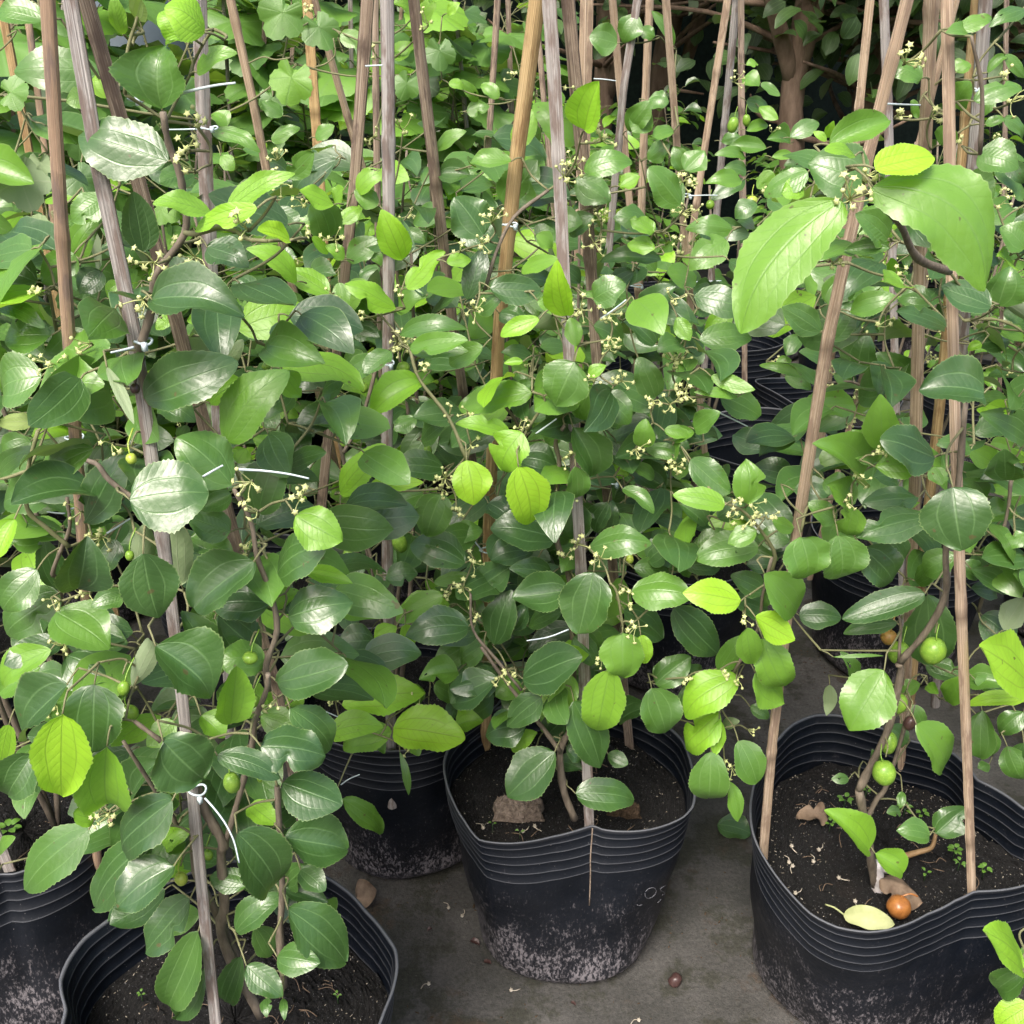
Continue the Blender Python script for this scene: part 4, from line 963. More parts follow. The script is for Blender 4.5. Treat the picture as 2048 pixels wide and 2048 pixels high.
# fruits (crop, x, y, plant, depth, half height, half width, material)
FR = [(C7, 720, 215, 'L', .64, 48, 45, M_FRUIT), (C7, 682, 80, 'L', .64, 46, 34, M_FRUIT), (C7, 1280, 600, 'L', .61, 63, 47, M_FRUIT), (C7, 1000, 1130, 'L', .62, 42, 36, M_FRUITY), (C7, 1400, 150, 'L', .64, 40, 34, M_FRUIT), (C7, 1150, 1000, 'L', .65, 34, 28, M_FRUIT),
      (C7, 1438, 575, 'L', .65, 24, 20, M_FRUIT), (C4, 725, 655, 'L', .65, 32, 30, M_FRUITY), (C4, 1382, 1755, 'L', .64, 34, 44, M_FRUIT), (C4, 716, 1190, 'L', .68, 30, 25, M_FRUIT), (C4, 745, 268, 'L', .65, 30, 28, M_FRUITD),
      (C5, 330, 1120, 'N', 1.05, 62, 42, M_FRUIT), (C5, 45, 1180, 'N', 1.06, 26, 30, M_FRUIT), (C5, 132, 265, 'N', 1.1, 28, 26, M_FRUIT), (C5, 44, 485, 'N', 1.08, 32, 27, M_FRUIT), (C5, 25, 565, 'N', 1.08, 24, 27, M_FRUIT), (C5, 350, 155, 'N', 1.1, 36, 38, M_FRUIT), (C5, 580, 1040, 'M', .97, 34, 32, M_FRUIT),
      (C5, 485, 610, 'M', .98, 30, 24, M_FRUIT), (C5, 1600, 1210, 'M', .96, 28, 22, M_FRUITY), (C6, 1430, 1715, 'R', .84, 80, 70, M_FRUIT), (C6, 1240, 1725, 'R', .90, 66, 56, M_FRUIT), (C6, 1185, 1640, 'R', .91, 42, 44, M_FRUITB), (C9, 1160, 545, 'R', .83, 72, 64, M_FRUIT),
      (C9, 1185, 380, 'R', .88, 66, 44, M_FRUIT), (C9, 1232, 160, 'R', .88, 60, 56, M_FRUIT), (C9, 1300, 272, 'R', .87, 46, 33, M_FRUITD), (C3, 325, 690, 'H', 1.7, 44, 30, M_FRUIT), (C3, 400, 665, 'H', 1.72, 34, 22, M_FRUIT), (C3, 430, 1108, 'H', 1.6, 28, 32, M_FRUITY), (C3, 200, 1130, 'H', 1.6, 26, 24, M_FRUIT),
      (C1, 1280, 1865, 'L', .70, 30, 30, M_FRUIT), (C4, 1470, 145, 'L', .74, 22, 26, M_FRUIT), (C9, 270, 1 , 'M', .92, 10, 10, M_FRUIT)]
for cr, x, y, key, Y, hh, hw, mat in FR:
    c = atY(*cr(x, y), Y); k = 700 / 1932 * (Y / rayd(*cr(x, y))[1]) / FPX
    PL[key].fruit(c, hh * k, hw * k, mat)
    if len(PL[key].nodes): PL[key].ends.append((c + np.array([.003, .010, hh * k + .012]), c + np.array([0, .004, hh * k + .004]), .3))

# inner leaves that fill each plant behind the traced ones
def blocked(p, zones):
    d = p - np.array([0, 0, CAM_H]); u = d[0]; f = d[1] * CP - d[2] * SP; v = -(d[1] * SP + d[2] * CP)
    px, py = (1024 + FPX * u / f) / 1.06, (1024 + FPX * v / f) / 1.06
    return any(x0 < px < x1 and y0 < py < y1 for x0, y0, x1, y1 in zones)
ZONES = [(850, 1395, 1330, 1950), (1400, 1180, 1990, 1780), (90, 1700, 780, 1950), (600, 1390, 850, 1700), (0, 1540, 190, 1900), (170, 1060, 330, 1320), (1180, 1080, 1600, 1500)]
ZB = ZONES + [(1370, 600, 1570, 930)]
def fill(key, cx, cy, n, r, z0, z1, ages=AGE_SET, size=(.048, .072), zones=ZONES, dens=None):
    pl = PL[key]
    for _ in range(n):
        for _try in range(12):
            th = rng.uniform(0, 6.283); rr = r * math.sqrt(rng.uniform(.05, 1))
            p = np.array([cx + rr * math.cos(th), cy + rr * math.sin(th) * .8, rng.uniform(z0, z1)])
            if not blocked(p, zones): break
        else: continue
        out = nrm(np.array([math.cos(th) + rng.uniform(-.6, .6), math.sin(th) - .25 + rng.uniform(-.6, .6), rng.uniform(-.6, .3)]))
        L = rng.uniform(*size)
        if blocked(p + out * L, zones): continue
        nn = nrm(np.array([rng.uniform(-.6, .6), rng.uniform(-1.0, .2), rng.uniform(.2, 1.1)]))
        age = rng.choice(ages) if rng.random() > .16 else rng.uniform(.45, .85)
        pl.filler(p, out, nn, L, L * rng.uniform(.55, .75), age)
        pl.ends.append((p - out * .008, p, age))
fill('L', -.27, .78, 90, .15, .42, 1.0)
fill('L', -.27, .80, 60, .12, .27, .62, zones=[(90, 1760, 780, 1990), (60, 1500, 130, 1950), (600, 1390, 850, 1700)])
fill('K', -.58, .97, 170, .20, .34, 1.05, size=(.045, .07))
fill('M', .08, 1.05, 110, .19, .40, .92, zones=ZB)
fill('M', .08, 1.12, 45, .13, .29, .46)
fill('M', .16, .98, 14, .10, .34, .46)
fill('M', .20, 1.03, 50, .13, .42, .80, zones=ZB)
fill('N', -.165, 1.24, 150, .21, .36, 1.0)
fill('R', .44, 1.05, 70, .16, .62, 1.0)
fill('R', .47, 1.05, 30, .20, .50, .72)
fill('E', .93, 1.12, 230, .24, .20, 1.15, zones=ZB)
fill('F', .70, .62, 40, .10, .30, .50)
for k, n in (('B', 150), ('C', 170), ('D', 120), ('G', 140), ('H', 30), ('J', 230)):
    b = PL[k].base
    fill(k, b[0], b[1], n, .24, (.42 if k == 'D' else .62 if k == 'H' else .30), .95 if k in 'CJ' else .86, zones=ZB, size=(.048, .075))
for k, pl in PL.items():
    b = pl.base
    if not pl.nodes or k in 'EDNK':
        for j in range(3):
            th = j * 2.1 + rng.uniform(0, 1)
            pl.stem([b, b + [.03 * math.cos(th), .03 * math.sin(th), .2], b + [.06 * math.cos(th + .5), .06 * math.sin(th + .5), .42], b + [.05 * math.cos(th + 1), .05 * math.sin(th + 1), .66]], .004, .002)
    pl.connect()
    if k in 'BCDGHJE':
        for _ in range(10):
            c = b + np.array([rng.uniform(-.2, .2), rng.uniform(-.22, 0), rng.uniform(.3, .7)])
            pl.cluster(c, .014, 7)

LAB = {
    'L': "jujube plant with large dark glossy leaves rising from the cut-off bag at bottom left",
    'M': "jujube plant with hanging neon-green young leaves, growing in the middle foreground bag",
    'R': "sparse jujube plant with white-taped stem base in the large right foreground bag",
    'N': "jujube plant with neon low leaves, behind and between the left and middle foreground bags",
    'K': "jujube plant with pale yellow flower clusters growing at the left edge of the picture",
    'E': "jujube plant crowding in along the right edge with one neon leaf",
    'F': "few jujube leaves reaching in at the bottom right corner, yellow-green and dark",
    'B': "jujube plant directly behind the middle foreground plant, with flowers tied to a thin tan stake",
    'C': "flowering jujube plant behind the bottom left one, light green shoots by a leaning stake",
    'D': "jujube plant behind the large right foreground bag, growing from a half hidden black bag",
    'G': "dark green jujube plant standing behind the middle bag and its yellow bamboo stake",
    'H': "open thin jujube plant with green fruits in front of the dark tree trunks, upper right",
    'J': "dense jujube plant behind the leftmost stakes, second row at far left",
}
for k, pl in PL.items():
    pl.build(LAB[k])

# white graft tape at the foot of the right plant
pe = [o for o in COL.objects if o.get("label") == LAB['R']][0]
a = Acc(); P = [atY(*C9(*q), .88) for q in ((1112, 1045), (1118, 1100), (1122, 1150), (1130, 1190))]
tube(a, smooth_path(P, 4), np.linspace(.0068, .0082, 13) * (1 + .08 * rng.standard_normal(13)), 10)
link("graft_tape", a.mesh("graft_tape", M_TAPE, pe.location), pe)
a = Acc(); P = [atY(*C9(*q), .89) for q in ((1140, 1060), (1170, 1080), (1200, 1095))]
tube(a, smooth_path(P, 4), np.array([.004, .005, .006, .007, .007, .006, .005, .004, .002]), 8, flat=.4)
link("graft_tape", a.mesh("graft_tape", M_TAPE, pe.location), pe)

# the bags for the second row plants
make_bag(.72, 1.66, .27, .165, .125, "black grow bag in shade behind the large right foreground bag, rim ring-lined", soil_z=.22, hero=False)
make_bag(.93, 1.10, .27, .155, .12, "black grow bag at the right edge behind the large right foreground bag", soil_z=.22, hero=False)
make_bag(.76, 2.31, .30, .17 * (1 + .05 * np.sin(ANG * 3)), .125, "black grow bag farther back right of centre with a dipping rim", soil_z=.20, hero=False, Rz=.30 + .02 * np.sin(ANG * 2 + 1))
make_bag(.68, .62, .26, .15, .11, "black grow bag mostly outside the bottom right corner", soil_z=.2, hero=False)
make_bag(.50, 2.0, .31, .165, .125, "deep black grow bag in shadow right of centre, its rim above dark soil", soil_z=.17, husks=0, hero=False, Rz=.31 + .015 * np.sin(ANG * 2))
make_bag(.60, 2.75, .31, .165, .125, "black grow bag in shadow behind the deep black one right of centre", soil_z=.17, husks=0, hero=False)
grp = "black grow bags standing half hidden in the back rows"
labg = "black grow bag half hidden under foliage "
for x, y in ((.30, 1.62), (-.45, 1.5), (.05, 1.57), (-.85, 1.3), (.10, 2.2), (1.12, 1.75), (-.2, 1.95)):
    make_bag(x, y, .27, .15, .115, labg + where(x, y), grp, soil_z=.22, husks=0, hero=False)

# ------------------------------------------------------------------ copied plants of the back rows
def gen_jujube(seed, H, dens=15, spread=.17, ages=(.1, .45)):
    global rng
    keep = rng; rng = np.random.default_rng(seed); random.seed(seed)
    pl = Plant((0, 0, 0), 0)
    for k in range(4):
        th = k * 1.57 + rng.uniform(0, 1)
        top = H * rng.uniform(.8, 1)
        P = [np.array([.02 * math.cos(th), .02 * math.sin(th), 0]), np.array([.07 * math.cos(th), .07 * math.sin(th), top * .35]), np.array([.08 * math.cos(th + .4), .08 * math.sin(th + .4), top * .7]), np.array([.05 * math.cos(th + .8), .05 * math.sin(th + .8), top])]
        pl.stem(P, .004, .0018)
        SPp = smooth_path(P, 8)
        for b in range(dens):
            i = int(len(SPp) * (.18 + .8 * (b + rng.random()) / dens)); i = min(i, len(SPp) - 1)
            s = SPp[i]
            d = nrm(np.array([math.cos(th + rng.uniform(-1.6, 1.6)), math.sin(th + rng.uniform(-1.6, 1.6)), rng.uniform(.0, .9)]))
            nseg = rng.integers(3, 6); p = s.copy(); path = [p.copy()]
            for q in range(nseg):
                p = p + d * rng.uniform(.022, .042) * spread / .17
                d = nrm(d + np.array([rng.uniform(-.25, .25), rng.uniform(-.25, .25), -.20]))
                path.append(p.copy())
                sd_ = nrm(np.cross(d, [0, 0, 1])) * (1 if q % 2 else -1)
                ld = nrm(d * .5 + sd_ * .8 + np.array([0, 0, rng.uniform(-.6, .1)]))
                L = rng.uniform(.046, .076) * (.75 if q == nseg - 1 else 1)
                nn = nrm(np.array([rng.uniform(-.5, .5), rng.uniform(-.5, .5), 1.0]) + d * .5)
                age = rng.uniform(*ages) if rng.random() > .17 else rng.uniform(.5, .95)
                pp = p + ld * .008
                tube(pl.twigs, [p, pp], .0007, 4, cap=False)
                pl.filler(pp, ld, nn, L, L * rng.uniform(.55, .75), age, rows=7, cols=4)
            tube(pl.twigs, smooth_path(path, 2), .0010, 4, cap=False)
            if rng.random() < .16: pl.cluster(p + np.array([0, 0, .004]), .013, 6)
    rng = keep
    return pl
def gen_vine(seed, H):
    global rng
    keep = rng; rng = np.random.default_rng(seed); random.seed(seed)
    pl = Plant((0, 0, 0), 0)
    for k in range(4):
        th = k * 1.6 + rng.uniform(0, 1)
        P = [np.array([.02, 0, 0])]
        z = 0
        while z < H:
            z += H / 7; th += rng.uniform(.3, 1.2)
            P.append(np.array([.09 * math.cos(th), .09 * math.sin(th), z]))
        pl.stem(P, .003, .0015, True)
        S = smooth_path(P, 8)
        for b in range(34):
            s = S[int(len(S) * (.1 + .89 * b / 34))]
            a_ = math.atan2(s[1], s[0]) + rng.uniform(-.9, .9)
            out = nrm(np.array([math.cos(a_), math.sin(a_), rng.uniform(-.1, .6)]))
            q = s + out * rng.uniform(.03, .13)
            tube(pl.twigs, smooth_path([s, (s + q) / 2 + [0, 0, .01], q], 2), .0010, 4, cap=False)
            lobed_leaf(pl.leaves, q, out * .8 + np.array([0, 0, -.55]), nrm(out * .55 + np.array([0, 0, 1.0]) + rng.uniform(-.3, .3, 3)), rng.uniform(.042, .070), rng.uniform(.18, .46) if rng.random() > .2 else rng.uniform(.5, .7))
            if rng.random() < .2:
                t = [q]
                for i in range(14): t.append(q + out * .012 * i / 2 + np.array([math.cos(i * .9), math.sin(i * .9), .3 * i / 4]) * .006 * min(i, 4) / 3)
                tube(pl.twigs, smooth_path(t, 2), .0006, 4, cap=False)
    rng = keep
    return pl

def copy_tree(root, loc, rz, sc, label, group):
    r = root.copy(); COL.objects.link(r); r.location = loc; r.rotation_euler = (0, 0, rz); r.scale = (sc,) * 3
    r["label"] = label; r["group"] = group
    for ch in list(root.children):
        c = ch.copy(); COL.objects.link(c); c.parent = r
    return r
GJ, LJ = "jujube plants massed in the back rows", "leafy green jujube plant "
GV, LV = "grape vines climbing stakes in the upper left", "grape vine with lobed leaves on stakes "
SPOTS = {0: [(-.55, 1.95, 1.1), (1.2, 2.5, .8), (-1.0, 2.5, 1.2), (.10, 3.4, 1.0), (1.9, 3.1, .9), (-1.5, 3.6, 1.2)],
         1: [(.10, 2.2, 1.0), (1.12, 1.75, 1.0), (-.15, 2.7, 1.15), (-.75, 3.2, 1.3), (1.45, 3.4, .85)],
         2: [(-.2, 1.95, 1.05), (.20, 2.8, .95), (1.55, 2.2, 1.0), (-.5, 2.55, 1.2), (.9, 3.5, .7), (-.3, 3.6, 1.3), (2.1, 2.5, 1.0)],
         3: [(1.3, 1.35, 1.05), (-.05, 3.1, 1.1), (1.0, 2.95, .8), (.45, 3.6, .95), (-1.1, 3.9, 1.35), (1.7, 2.8, .85)]}
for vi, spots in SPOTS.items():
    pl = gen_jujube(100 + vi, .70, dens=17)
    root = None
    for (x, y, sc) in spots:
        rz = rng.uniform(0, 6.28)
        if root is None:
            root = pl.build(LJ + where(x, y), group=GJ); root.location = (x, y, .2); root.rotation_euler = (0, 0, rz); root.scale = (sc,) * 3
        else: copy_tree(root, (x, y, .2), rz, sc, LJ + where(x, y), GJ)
VSP = {0: [(-1.25, 1.75, .95), (-.35, 2.35, 1.05), (-1.5, 2.8, 1.1), (-.05, 2.5, .95), (-.9, 3.6, 1.2)], 1: [(-.85, 1.85, 1.05), (-.72, 2.3, 1.1), (-1.9, 3.3, 1.2), (-1.15, 2.1, 1.1), (-.55, 3.0, 1.2), (-1.2, 3.1, 1.2)]}
for vi, spots in VSP.items():
    pl = gen_vine(200 + vi, .98)
    root = None
    for (x, y, sc) in spots:
        rz = rng.uniform(0, 6.28)
        if root is None:
            root = pl.build(LV + where(x, y), "grape vine", GV, "grape_vine", M_VINE); root.location = (x, y, .2); root.rotation_euler = (0, 0, rz); root.scale = (sc,) * 3
        else: copy_tree(root, (x, y, .2), rz, sc, LV + where(x, y), GV)
# bags of the copied plants
src = make_bag(-1.25, 1.75, .27, .15, .115, labg + where(-1.25, 1.75), grp, soil_z=.22, husks=0, hero=False)['e']
done = {(.42, 2.1), (.10, 2.2), (1.12, 1.75), (-.2, 1.95), (-1.25, 1.75)}
for sp_ in list(SPOTS.values()) + list(VSP.values()):
    for (x, y, sc) in sp_:
        if (x, y) not in done: copy_tree(src, (x, y, 0), rng.uniform(0, 6.28), 1.0, labg + where(x, y), grp)

# loose twig-leaf lobed vine leaves near upper left that show large
def big_vine(items, label):
    pl = Plant((-.95, 1.25, .3), 1.2)
    for cr, x, y, R, ax, age, Y, und in items:
        c = atY(*cr(x, y), Y); k = 700 / 1932 * (Y / rayd(*cr(x, y))[1]) / FPX
        axis = np.array([ax[0], -.2, ax[1]]); n = nrm(np.array([0, 0, CAM_H]) - c) + np.array([rng.uniform(-.3, .3), 0, .4])
        if und: n = -n
        b = c - nrm(axis) * R * k * .55
        lobed_leaf(pl.leaves, b, axis, nrm(n), R * k, age)
        pl.ends.append((b + np.array([0, .02, 0]), b, age))
    pl.stem([pl.base, pl.base + [.02, 0, .3], pl.base + [.1, -.1, .6], pl.base + [.2, -.1, .85]], .004, .002)
    pl.stem([pl.base + [.1, -.1, .6], pl.base + [.35, -.1, .75], pl.base + [.6, .0, .72]], .002, .0015, True)
    pl.connect(.4)
    # tendrils
    for pts in ([(90, 820), (150, 760), (200, 700), (270, 665)], [(360, 690), (400, 680), (385, 665), (372, 680)], [(1370, 350), (1450, 315), (1520, 330), (1600, 320)], [(340, 490), (400, 510), (450, 540)],
                [(1840, 210), (1850, 300), (1800, 350), (1740, 370)], [(0, 280), (60, 220), (90, 170), (40, 200)]):
        P = [atY(*C1(*q), 1.1) for q in pts]
        tube(pl.twigs, smooth_path(P, 5), .0008, 5)
    pl.build(label, "grape vine", None, "grape_vine", M_VINE)
big_vine([(C1, 60, 510, 100, (1, .1), .38, 1.0, 0), (C1, 110, 990, 150, (.3, -1), .3, .98, 1), (C1, 180, 1290, 110, (1, -.1), .4, .95, 1), (C1, 220, 900, 70, (0, -1), .35, 1.0, 1), (C1, 440, 980, 110, (.5, -1), .3, 1.15, 0),
          (C1, 1610, 430, 125, (-.3, -1), .55, 1.3, 0), (C1, 890, 1160, 90, (.8, -.3), .6, 1.1, 0), (C1, 470, 1620, 150, (0, -1), .2, 1.2, 0), (C1, 1560, 70, 130, (-.5, -.8), .4, 1.5, 0), (C1, 430, 740, 120, (0, -1), .25, 1.2, 0),
          (C2, 550, 280, 90, (0, -1), .3, 1.5, 0), (C2, 370, 460, 80, (-.5, -1), .35, 1.5, 0), (C1, 1760, 150, 110, (.5, -1), .35, 1.6, 0), (C1, 60, 1550, 90, (-1, -.3), .55, 1.0, 0), (C1, 1500, 540, 80, (.3, -1), .3, 1.5, 0), (C1, 560, 1400, 120, (0, -1), .2, 1.3, 0)],
         "grape vine with pale undersides and coiled tendrils between the two leftmost stakes")

# ------------------------------------------------------------------ bamboo stakes
def stake(pts, width, mat, label, group=None, z0=None, ztop=1.6, nodes=None, sharp=False):
    """pts: photo points (1932 scale) with world depth Y; the line runs on down to z0 and up to ztop"""
    if pts[0][2] > 1.2: width *= .70
    P = [atY(*dsp(x, y), Y) for x, y, Y in pts]
    P.sort(key=lambda p: -p[2])
    top, bot = P[0], P[-1]
    if ztop > top[2]:
        d = P[0] - P[1]; P.insert(0, P[0] + d * ((ztop - top[2]) / max(d[2], .05)))
    if z0 is not None and z0 < bot[2]:
        d = P[-1] - P[-2]; P.append(P[-1] + d * ((z0 - bot[2]) / min(d[2], -.05)))
    P = np.array(P)
    seg = np.concatenate([[0], np.cumsum(np.linalg.norm(np.diff(P, axis=0), axis=1))])
    n = int(seg[-1] / .012) + 2
    s = np.linspace(0, seg[-1], n)
    Q = np.stack([np.interp(s, seg, P[:, i]) for i in range(3)], -1)
    k = np.array([.2, .6, .2])
    ax1, ph = rng.uniform(0, 6.28), rng.uniform(0, 6.28)
    wob = .0012 * np.sin(s * 7 + ph)
    Q[:, 0] += wob
    hw = np.full(n, width / 2) * (1 + .05 * np.sin(s * 9 + ph) + .012 * rng.standard_normal(n))
    tint = np.zeros(n)
    gap = rng.uniform(.20, .30); s0 = rng.uniform(.02, gap)
    for m in np.arange(s0, seg[-1], gap):
        hw *= 1 + .16 * np.exp(-((s - m) / .006) ** 2)
        tint = np.maximum(tint, .75 * np.exp(-((s - m - .006) / .005) ** 2))
    # split-cane section: rounded outside, flat cut inside
    sec = np.array([(-1, -.35), (-.97, .1), (-.72, .42), (-.35, .6), (0, .66), (.35, .6), (.72, .42), (.97, .1), (1, -.35), (.55, -.45), (0, -.42), (-.55, -.45)])
    rot = rng.uniform(-.5, .5)
    if rng.random() < .4: rot += math.pi
    c, r_ = math.cos(rot), math.sin(rot)
    T = np.gradient(Q, axis=0); T /= np.linalg.norm(T, axis=1, keepdims=True)
    X = np.cross(T, [0, 1, 0]); X /= np.linalg.norm(X, axis=1, keepdims=True)
    Yv = np.cross(T, X)
    if Yv[0][1] > 0: Yv = -Yv
    sx = sec[:, 0] * c - sec[:, 1] * r_; sy = sec[:, 0] * r_ + sec[:, 1] * c
    jit = 1 + np.repeat(.05 * rng.standard_normal((1, len(sec))), n, 0) + .012 * rng.standard_normal((n, len(sec)))
    V = Q[:, None] + X[:, None] * (sx[None, :, None] * hw[:, None, None] * jit[..., None]) + Yv[:, None] * (sy[None, :, None] * hw[:, None, None] * jit[..., None])
    m = len(sec)
    capt = Q[:1, None] + (V[:1] - Q[:1, None]) * .02; capb = Q[-1:, None] + (V[-1:] - Q[-1:, None]) * .02
    V = np.concatenate([capt, V, capb]); n2 = n + 2
    s2 = np.concatenate([[s[0]], s, [s[-1]]]); t2 = np.concatenate([[tint[0]], tint, [tint[-1]]])
    uv = np.stack(np.meshgrid(np.arange(m) / m, s2 / .35), -1).reshape(-1, 2)
    a = Acc(); a.add(V.reshape(-1, 3), grid_quads(n2, m, True), uv, np.repeat(t2, m), rng.random())
    base = P[-1]
    me = a.mesh("bamboo_stake", M_BAM[mat], base, smooth=False)
    # sharp long edges of the split cane
    o = link("bamboo_stake", me, None, base)
    tag(o, label, "bamboo stake", group)
    return o
S = stake
def yr(x, y, z, off): return atZ(*dsp(x, y), z)[1] + off
S([(135, 0, .70), (190, 330, .685), (250, 620, .67), (322, 1150, .64), (362, 1480, .625), (410, 1932, .605)], .0088, 'grey', "grey weathered split-cane stake crossing in front of the bottom left plant", z0=.15)
S([(165, 0, .73), (262, 330, .75), (345, 640, .77), (450, 1050, .80), (520, 1300, .82), (560, 1500, .82)], .0105, 'brown', "brown stake leaning right behind the bottom left plant's foliage", z0=.17)
S([(240, 1700, .83), (263, 1832, .82)], .0105, 'orange', "short orange-brown stake stub standing in the soil of the bottom left bag", z0=.17, ztop=.42)
S([(90, 0, .70), (112, 330, .71), (133, 660, .74), (157, 1080, .80), (178, 1500, .87)], .0100, 'orange', "smooth reddish-brown cane with dark nodes near the left edge", z0=.17)
S([(-14, 1560, yr(20, 1650, .27, .045)), (18, 1640, yr(20, 1650, .27, .04))], .013, 'grey', "grey flat stake end stuck in the bag at the left edge", z0=.235, ztop=.36)
S([(1035, 0, .99), (1050, 260, .98), (1062, 520, .96), (1082, 800, .945), (1100, 1100, .93), (1111, 1555, yr(1111, 1555, .27, .012))], .0112, 'grey', "mottled grey stake in front of the middle plant, ending at the middle bag's seam", z0=.215)
S([(1012, 0, 1.0), (968, 330, 1.02), (940, 620, 1.04), (925, 960, 1.07), (914, 1440, 1.12)], .0138, 'gold', "thick yellow bamboo stake left of the middle plant", z0=.17)
S([(1074, 0, 1.0), (1102, 330, 1.03), (1126, 700, 1.07), (1150, 980, 1.09), (1190, 1420, 1.12)], .0115, 'brown', "brown ribbed stake leaning right behind the middle plant, split knot at its top", z0=.17)
S([(730, 0, 1.11), (733, 500, 1.08), (732, 900, 1.07), (735, 1100, 1.07), (738, 1380, 1.06)], .0128, 'grey', "upright silver-grey stake left of the centre with a brown frayed lower half", z0=.17)
S([(692, 0, 1.15), (668, 330, 1.18), (640, 620, 1.21), (618, 850, 1.23)], .0125, 'brown', "brown stake with a node, leaning left beside the upright silver-grey one", z0=.17)
S([(783, 0, 1.16), (818, 300, 1.19), (846, 560, 1.22), (872, 740, 1.25)], .0120, 'brown', "brown weathered stake leaning right beside the upright silver-grey one", z0=.17)
S([(1712, 0, .90), (1640, 290, .89), (1562, 641, .89), (1500, 1010, .89), (1455, 1400, .88), (1441, 1600, yr(1441, 1600, .28, .024))], .0112, 'tan', "pinkish tan stake at the left side of the large right bag", z0=.235)
S([(1785, 0, .86), (1796, 500, .83), (1812, 1000, .81), (1832, 1683, yr(1832, 1683, .28, .012))], .0100, 'tan', "pale ribbed stake at the front fold of the large right bag", z0=.225)
S([(1757, 0, .95), (1740, 450, .99), (1727, 900, 1.03), (1712, 1200, 1.06), (1700, 1510, 1.07)], .0120, 'tan', "wide light brown stake standing at the back of the large right bag", z0=.16)
S([(1805, 0, 1.5), (1757, 190, 1.52)], .0155, 'tan', "light stake crossing behind the two upright stakes at upper right", z0=.17)
S([(1668, 0, 1.45), (1676, 250, 1.45)], .018, 'grey', "broad grey stake at upper right behind the pinkish tan one", z0=.17)
S([(1644, 0, 1.75), (1613, 280, 1.78)], .018, 'tan', "tan stake in front of the forked tree trunk at upper right", z0=.17)
S([(1848, 0, 1.12), (1815, 335, 1.14)], .013, 'gold', "brown node-marked stake at upper right beside a grey one", z0=.17)
S([(1862, 0, 1.10), (1838, 335, 1.13)], .0125, 'grey', "silver and brown stake near the top right corner", z0=.17)
S([(1371, 0, 2.15), (1313, 395, 2.2)], .021, 'tan', "left one of three thin pale stakes before the dark net", z0=.17)
S([(1388, 0, 2.25), (1357, 356, 2.3)], .022, 'grey', "middle one of three thin stakes before the dark net, greyish", z0=.17)
S([(1399, 0, 2.2), (1402, 376, 2.2)], .018, 'brown', "right one of three thin stakes before the dark net, brown below", z0=.17)
S([(1255, 0, 1.42), (1290, 420, 1.48), (1320, 760, 1.53)], .0140, 'tan', "tan stake right of the centre with a cable tie halfway up", z0=.17)
S([(1202, 0, 1.5), (1177, 161, 1.5), (1150, 480, 1.55)], .0150, 'grey', "pale pinkish grey stake with a swollen knot above the centre", z0=.17)
S([(1226, 0, 1.7), (1205, 581, 1.75)], .0180, 'tan', "ribbed tan stake between the knotted one and the one with the tie", z0=.17)
S([(1154, 0, 2.0), (1188, 376, 2.05)], .019, 'tan', "light stake crossing behind the swollen-knot stake", z0=.17)
S([(1102, 0, 1.9), (1096, 200, 1.9)], .018, 'tan', "left of two pale parallel stakes just right of the centre top", z0=.17)
S([(1114, 0, 1.95), (1108, 200, 1.95)], .018, 'tan', "right of two pale parallel stakes just right of the centre top", z0=.17)
S([(938, 0, 2.2), (925, 222, 2.2)], .018, 'brown', "dark thin stake behind and left of the thick yellow bamboo", z0=.17)
S([(959, 0, 2.4), (965, 210, 2.4)], .016, 'brown', "dark upright stake close behind the thick yellow bamboo", z0=.17)
S([(1010, -10, 2.0), (1028, 200, 2.0)], .016, 'brown', "thin brown stake seen between the thick yellow bamboo and the mottled grey stake", z0=.17)
S([(437, 0, 1.28), (478, 181, 1.3), (513, 359, 1.33), (554, 547, 1.37), (600, 740, 1.42)], .0155, 'tan', "fibrous tan stake with a big knot at upper left, leaning right", z0=.17)
S([(379, 60, 1.08), (390, 359, 1.09), (403, 649, 1.10)], .0145, 'grey', "straight grey weathered stake behind the bottom left plant", z0=.17)
S([(581, 0, 1.7), (601, 308, 1.72)], .020, 'gold', "yellowish stake at upper left wrapped by vine tendrils", z0=.17)
S([(594, 0, 1.7), (636, 147, 1.73)], .016, 'tan', "thin tan stake leaning right beside the yellowish vine stake", z0=.17)
S([(2, 10, 1.25), (55, 290, 1.28)], .0150, 'gold', "orange-tan stake at the top left corner leaning right", z0=.17)
S([(50, 30, 1.6), (62, 120, 1.6)], .015, 'orange', "reddish stake glimpsed between the top left corner stakes", z0=.17)
S([(708, 0, 1.5), (712, 260, 1.5)], .014, 'brown', "thin brown stake half hidden behind the silver-grey one", z0=.17)
gs, ls = "thin cane stakes among the back rows", "thin cane stake "
for x, y in ((500, 2.2), (860, 2.4), (560, 2.6), (1900, 1.9), (420, 2.3), (760, 2.6), (20, 2.0), (120, 1.9), (660, 2.3)):
    lean = rng.uniform(-25, 25)
    S([(x, 0, y), (x + lean, 250, y + .03)], .013, rng.choice(['tan', 'brown', 'grey']), ls + where((x * 1.06 - 1024) / 2054 * y * 1.1, y), gs, z0=.2)

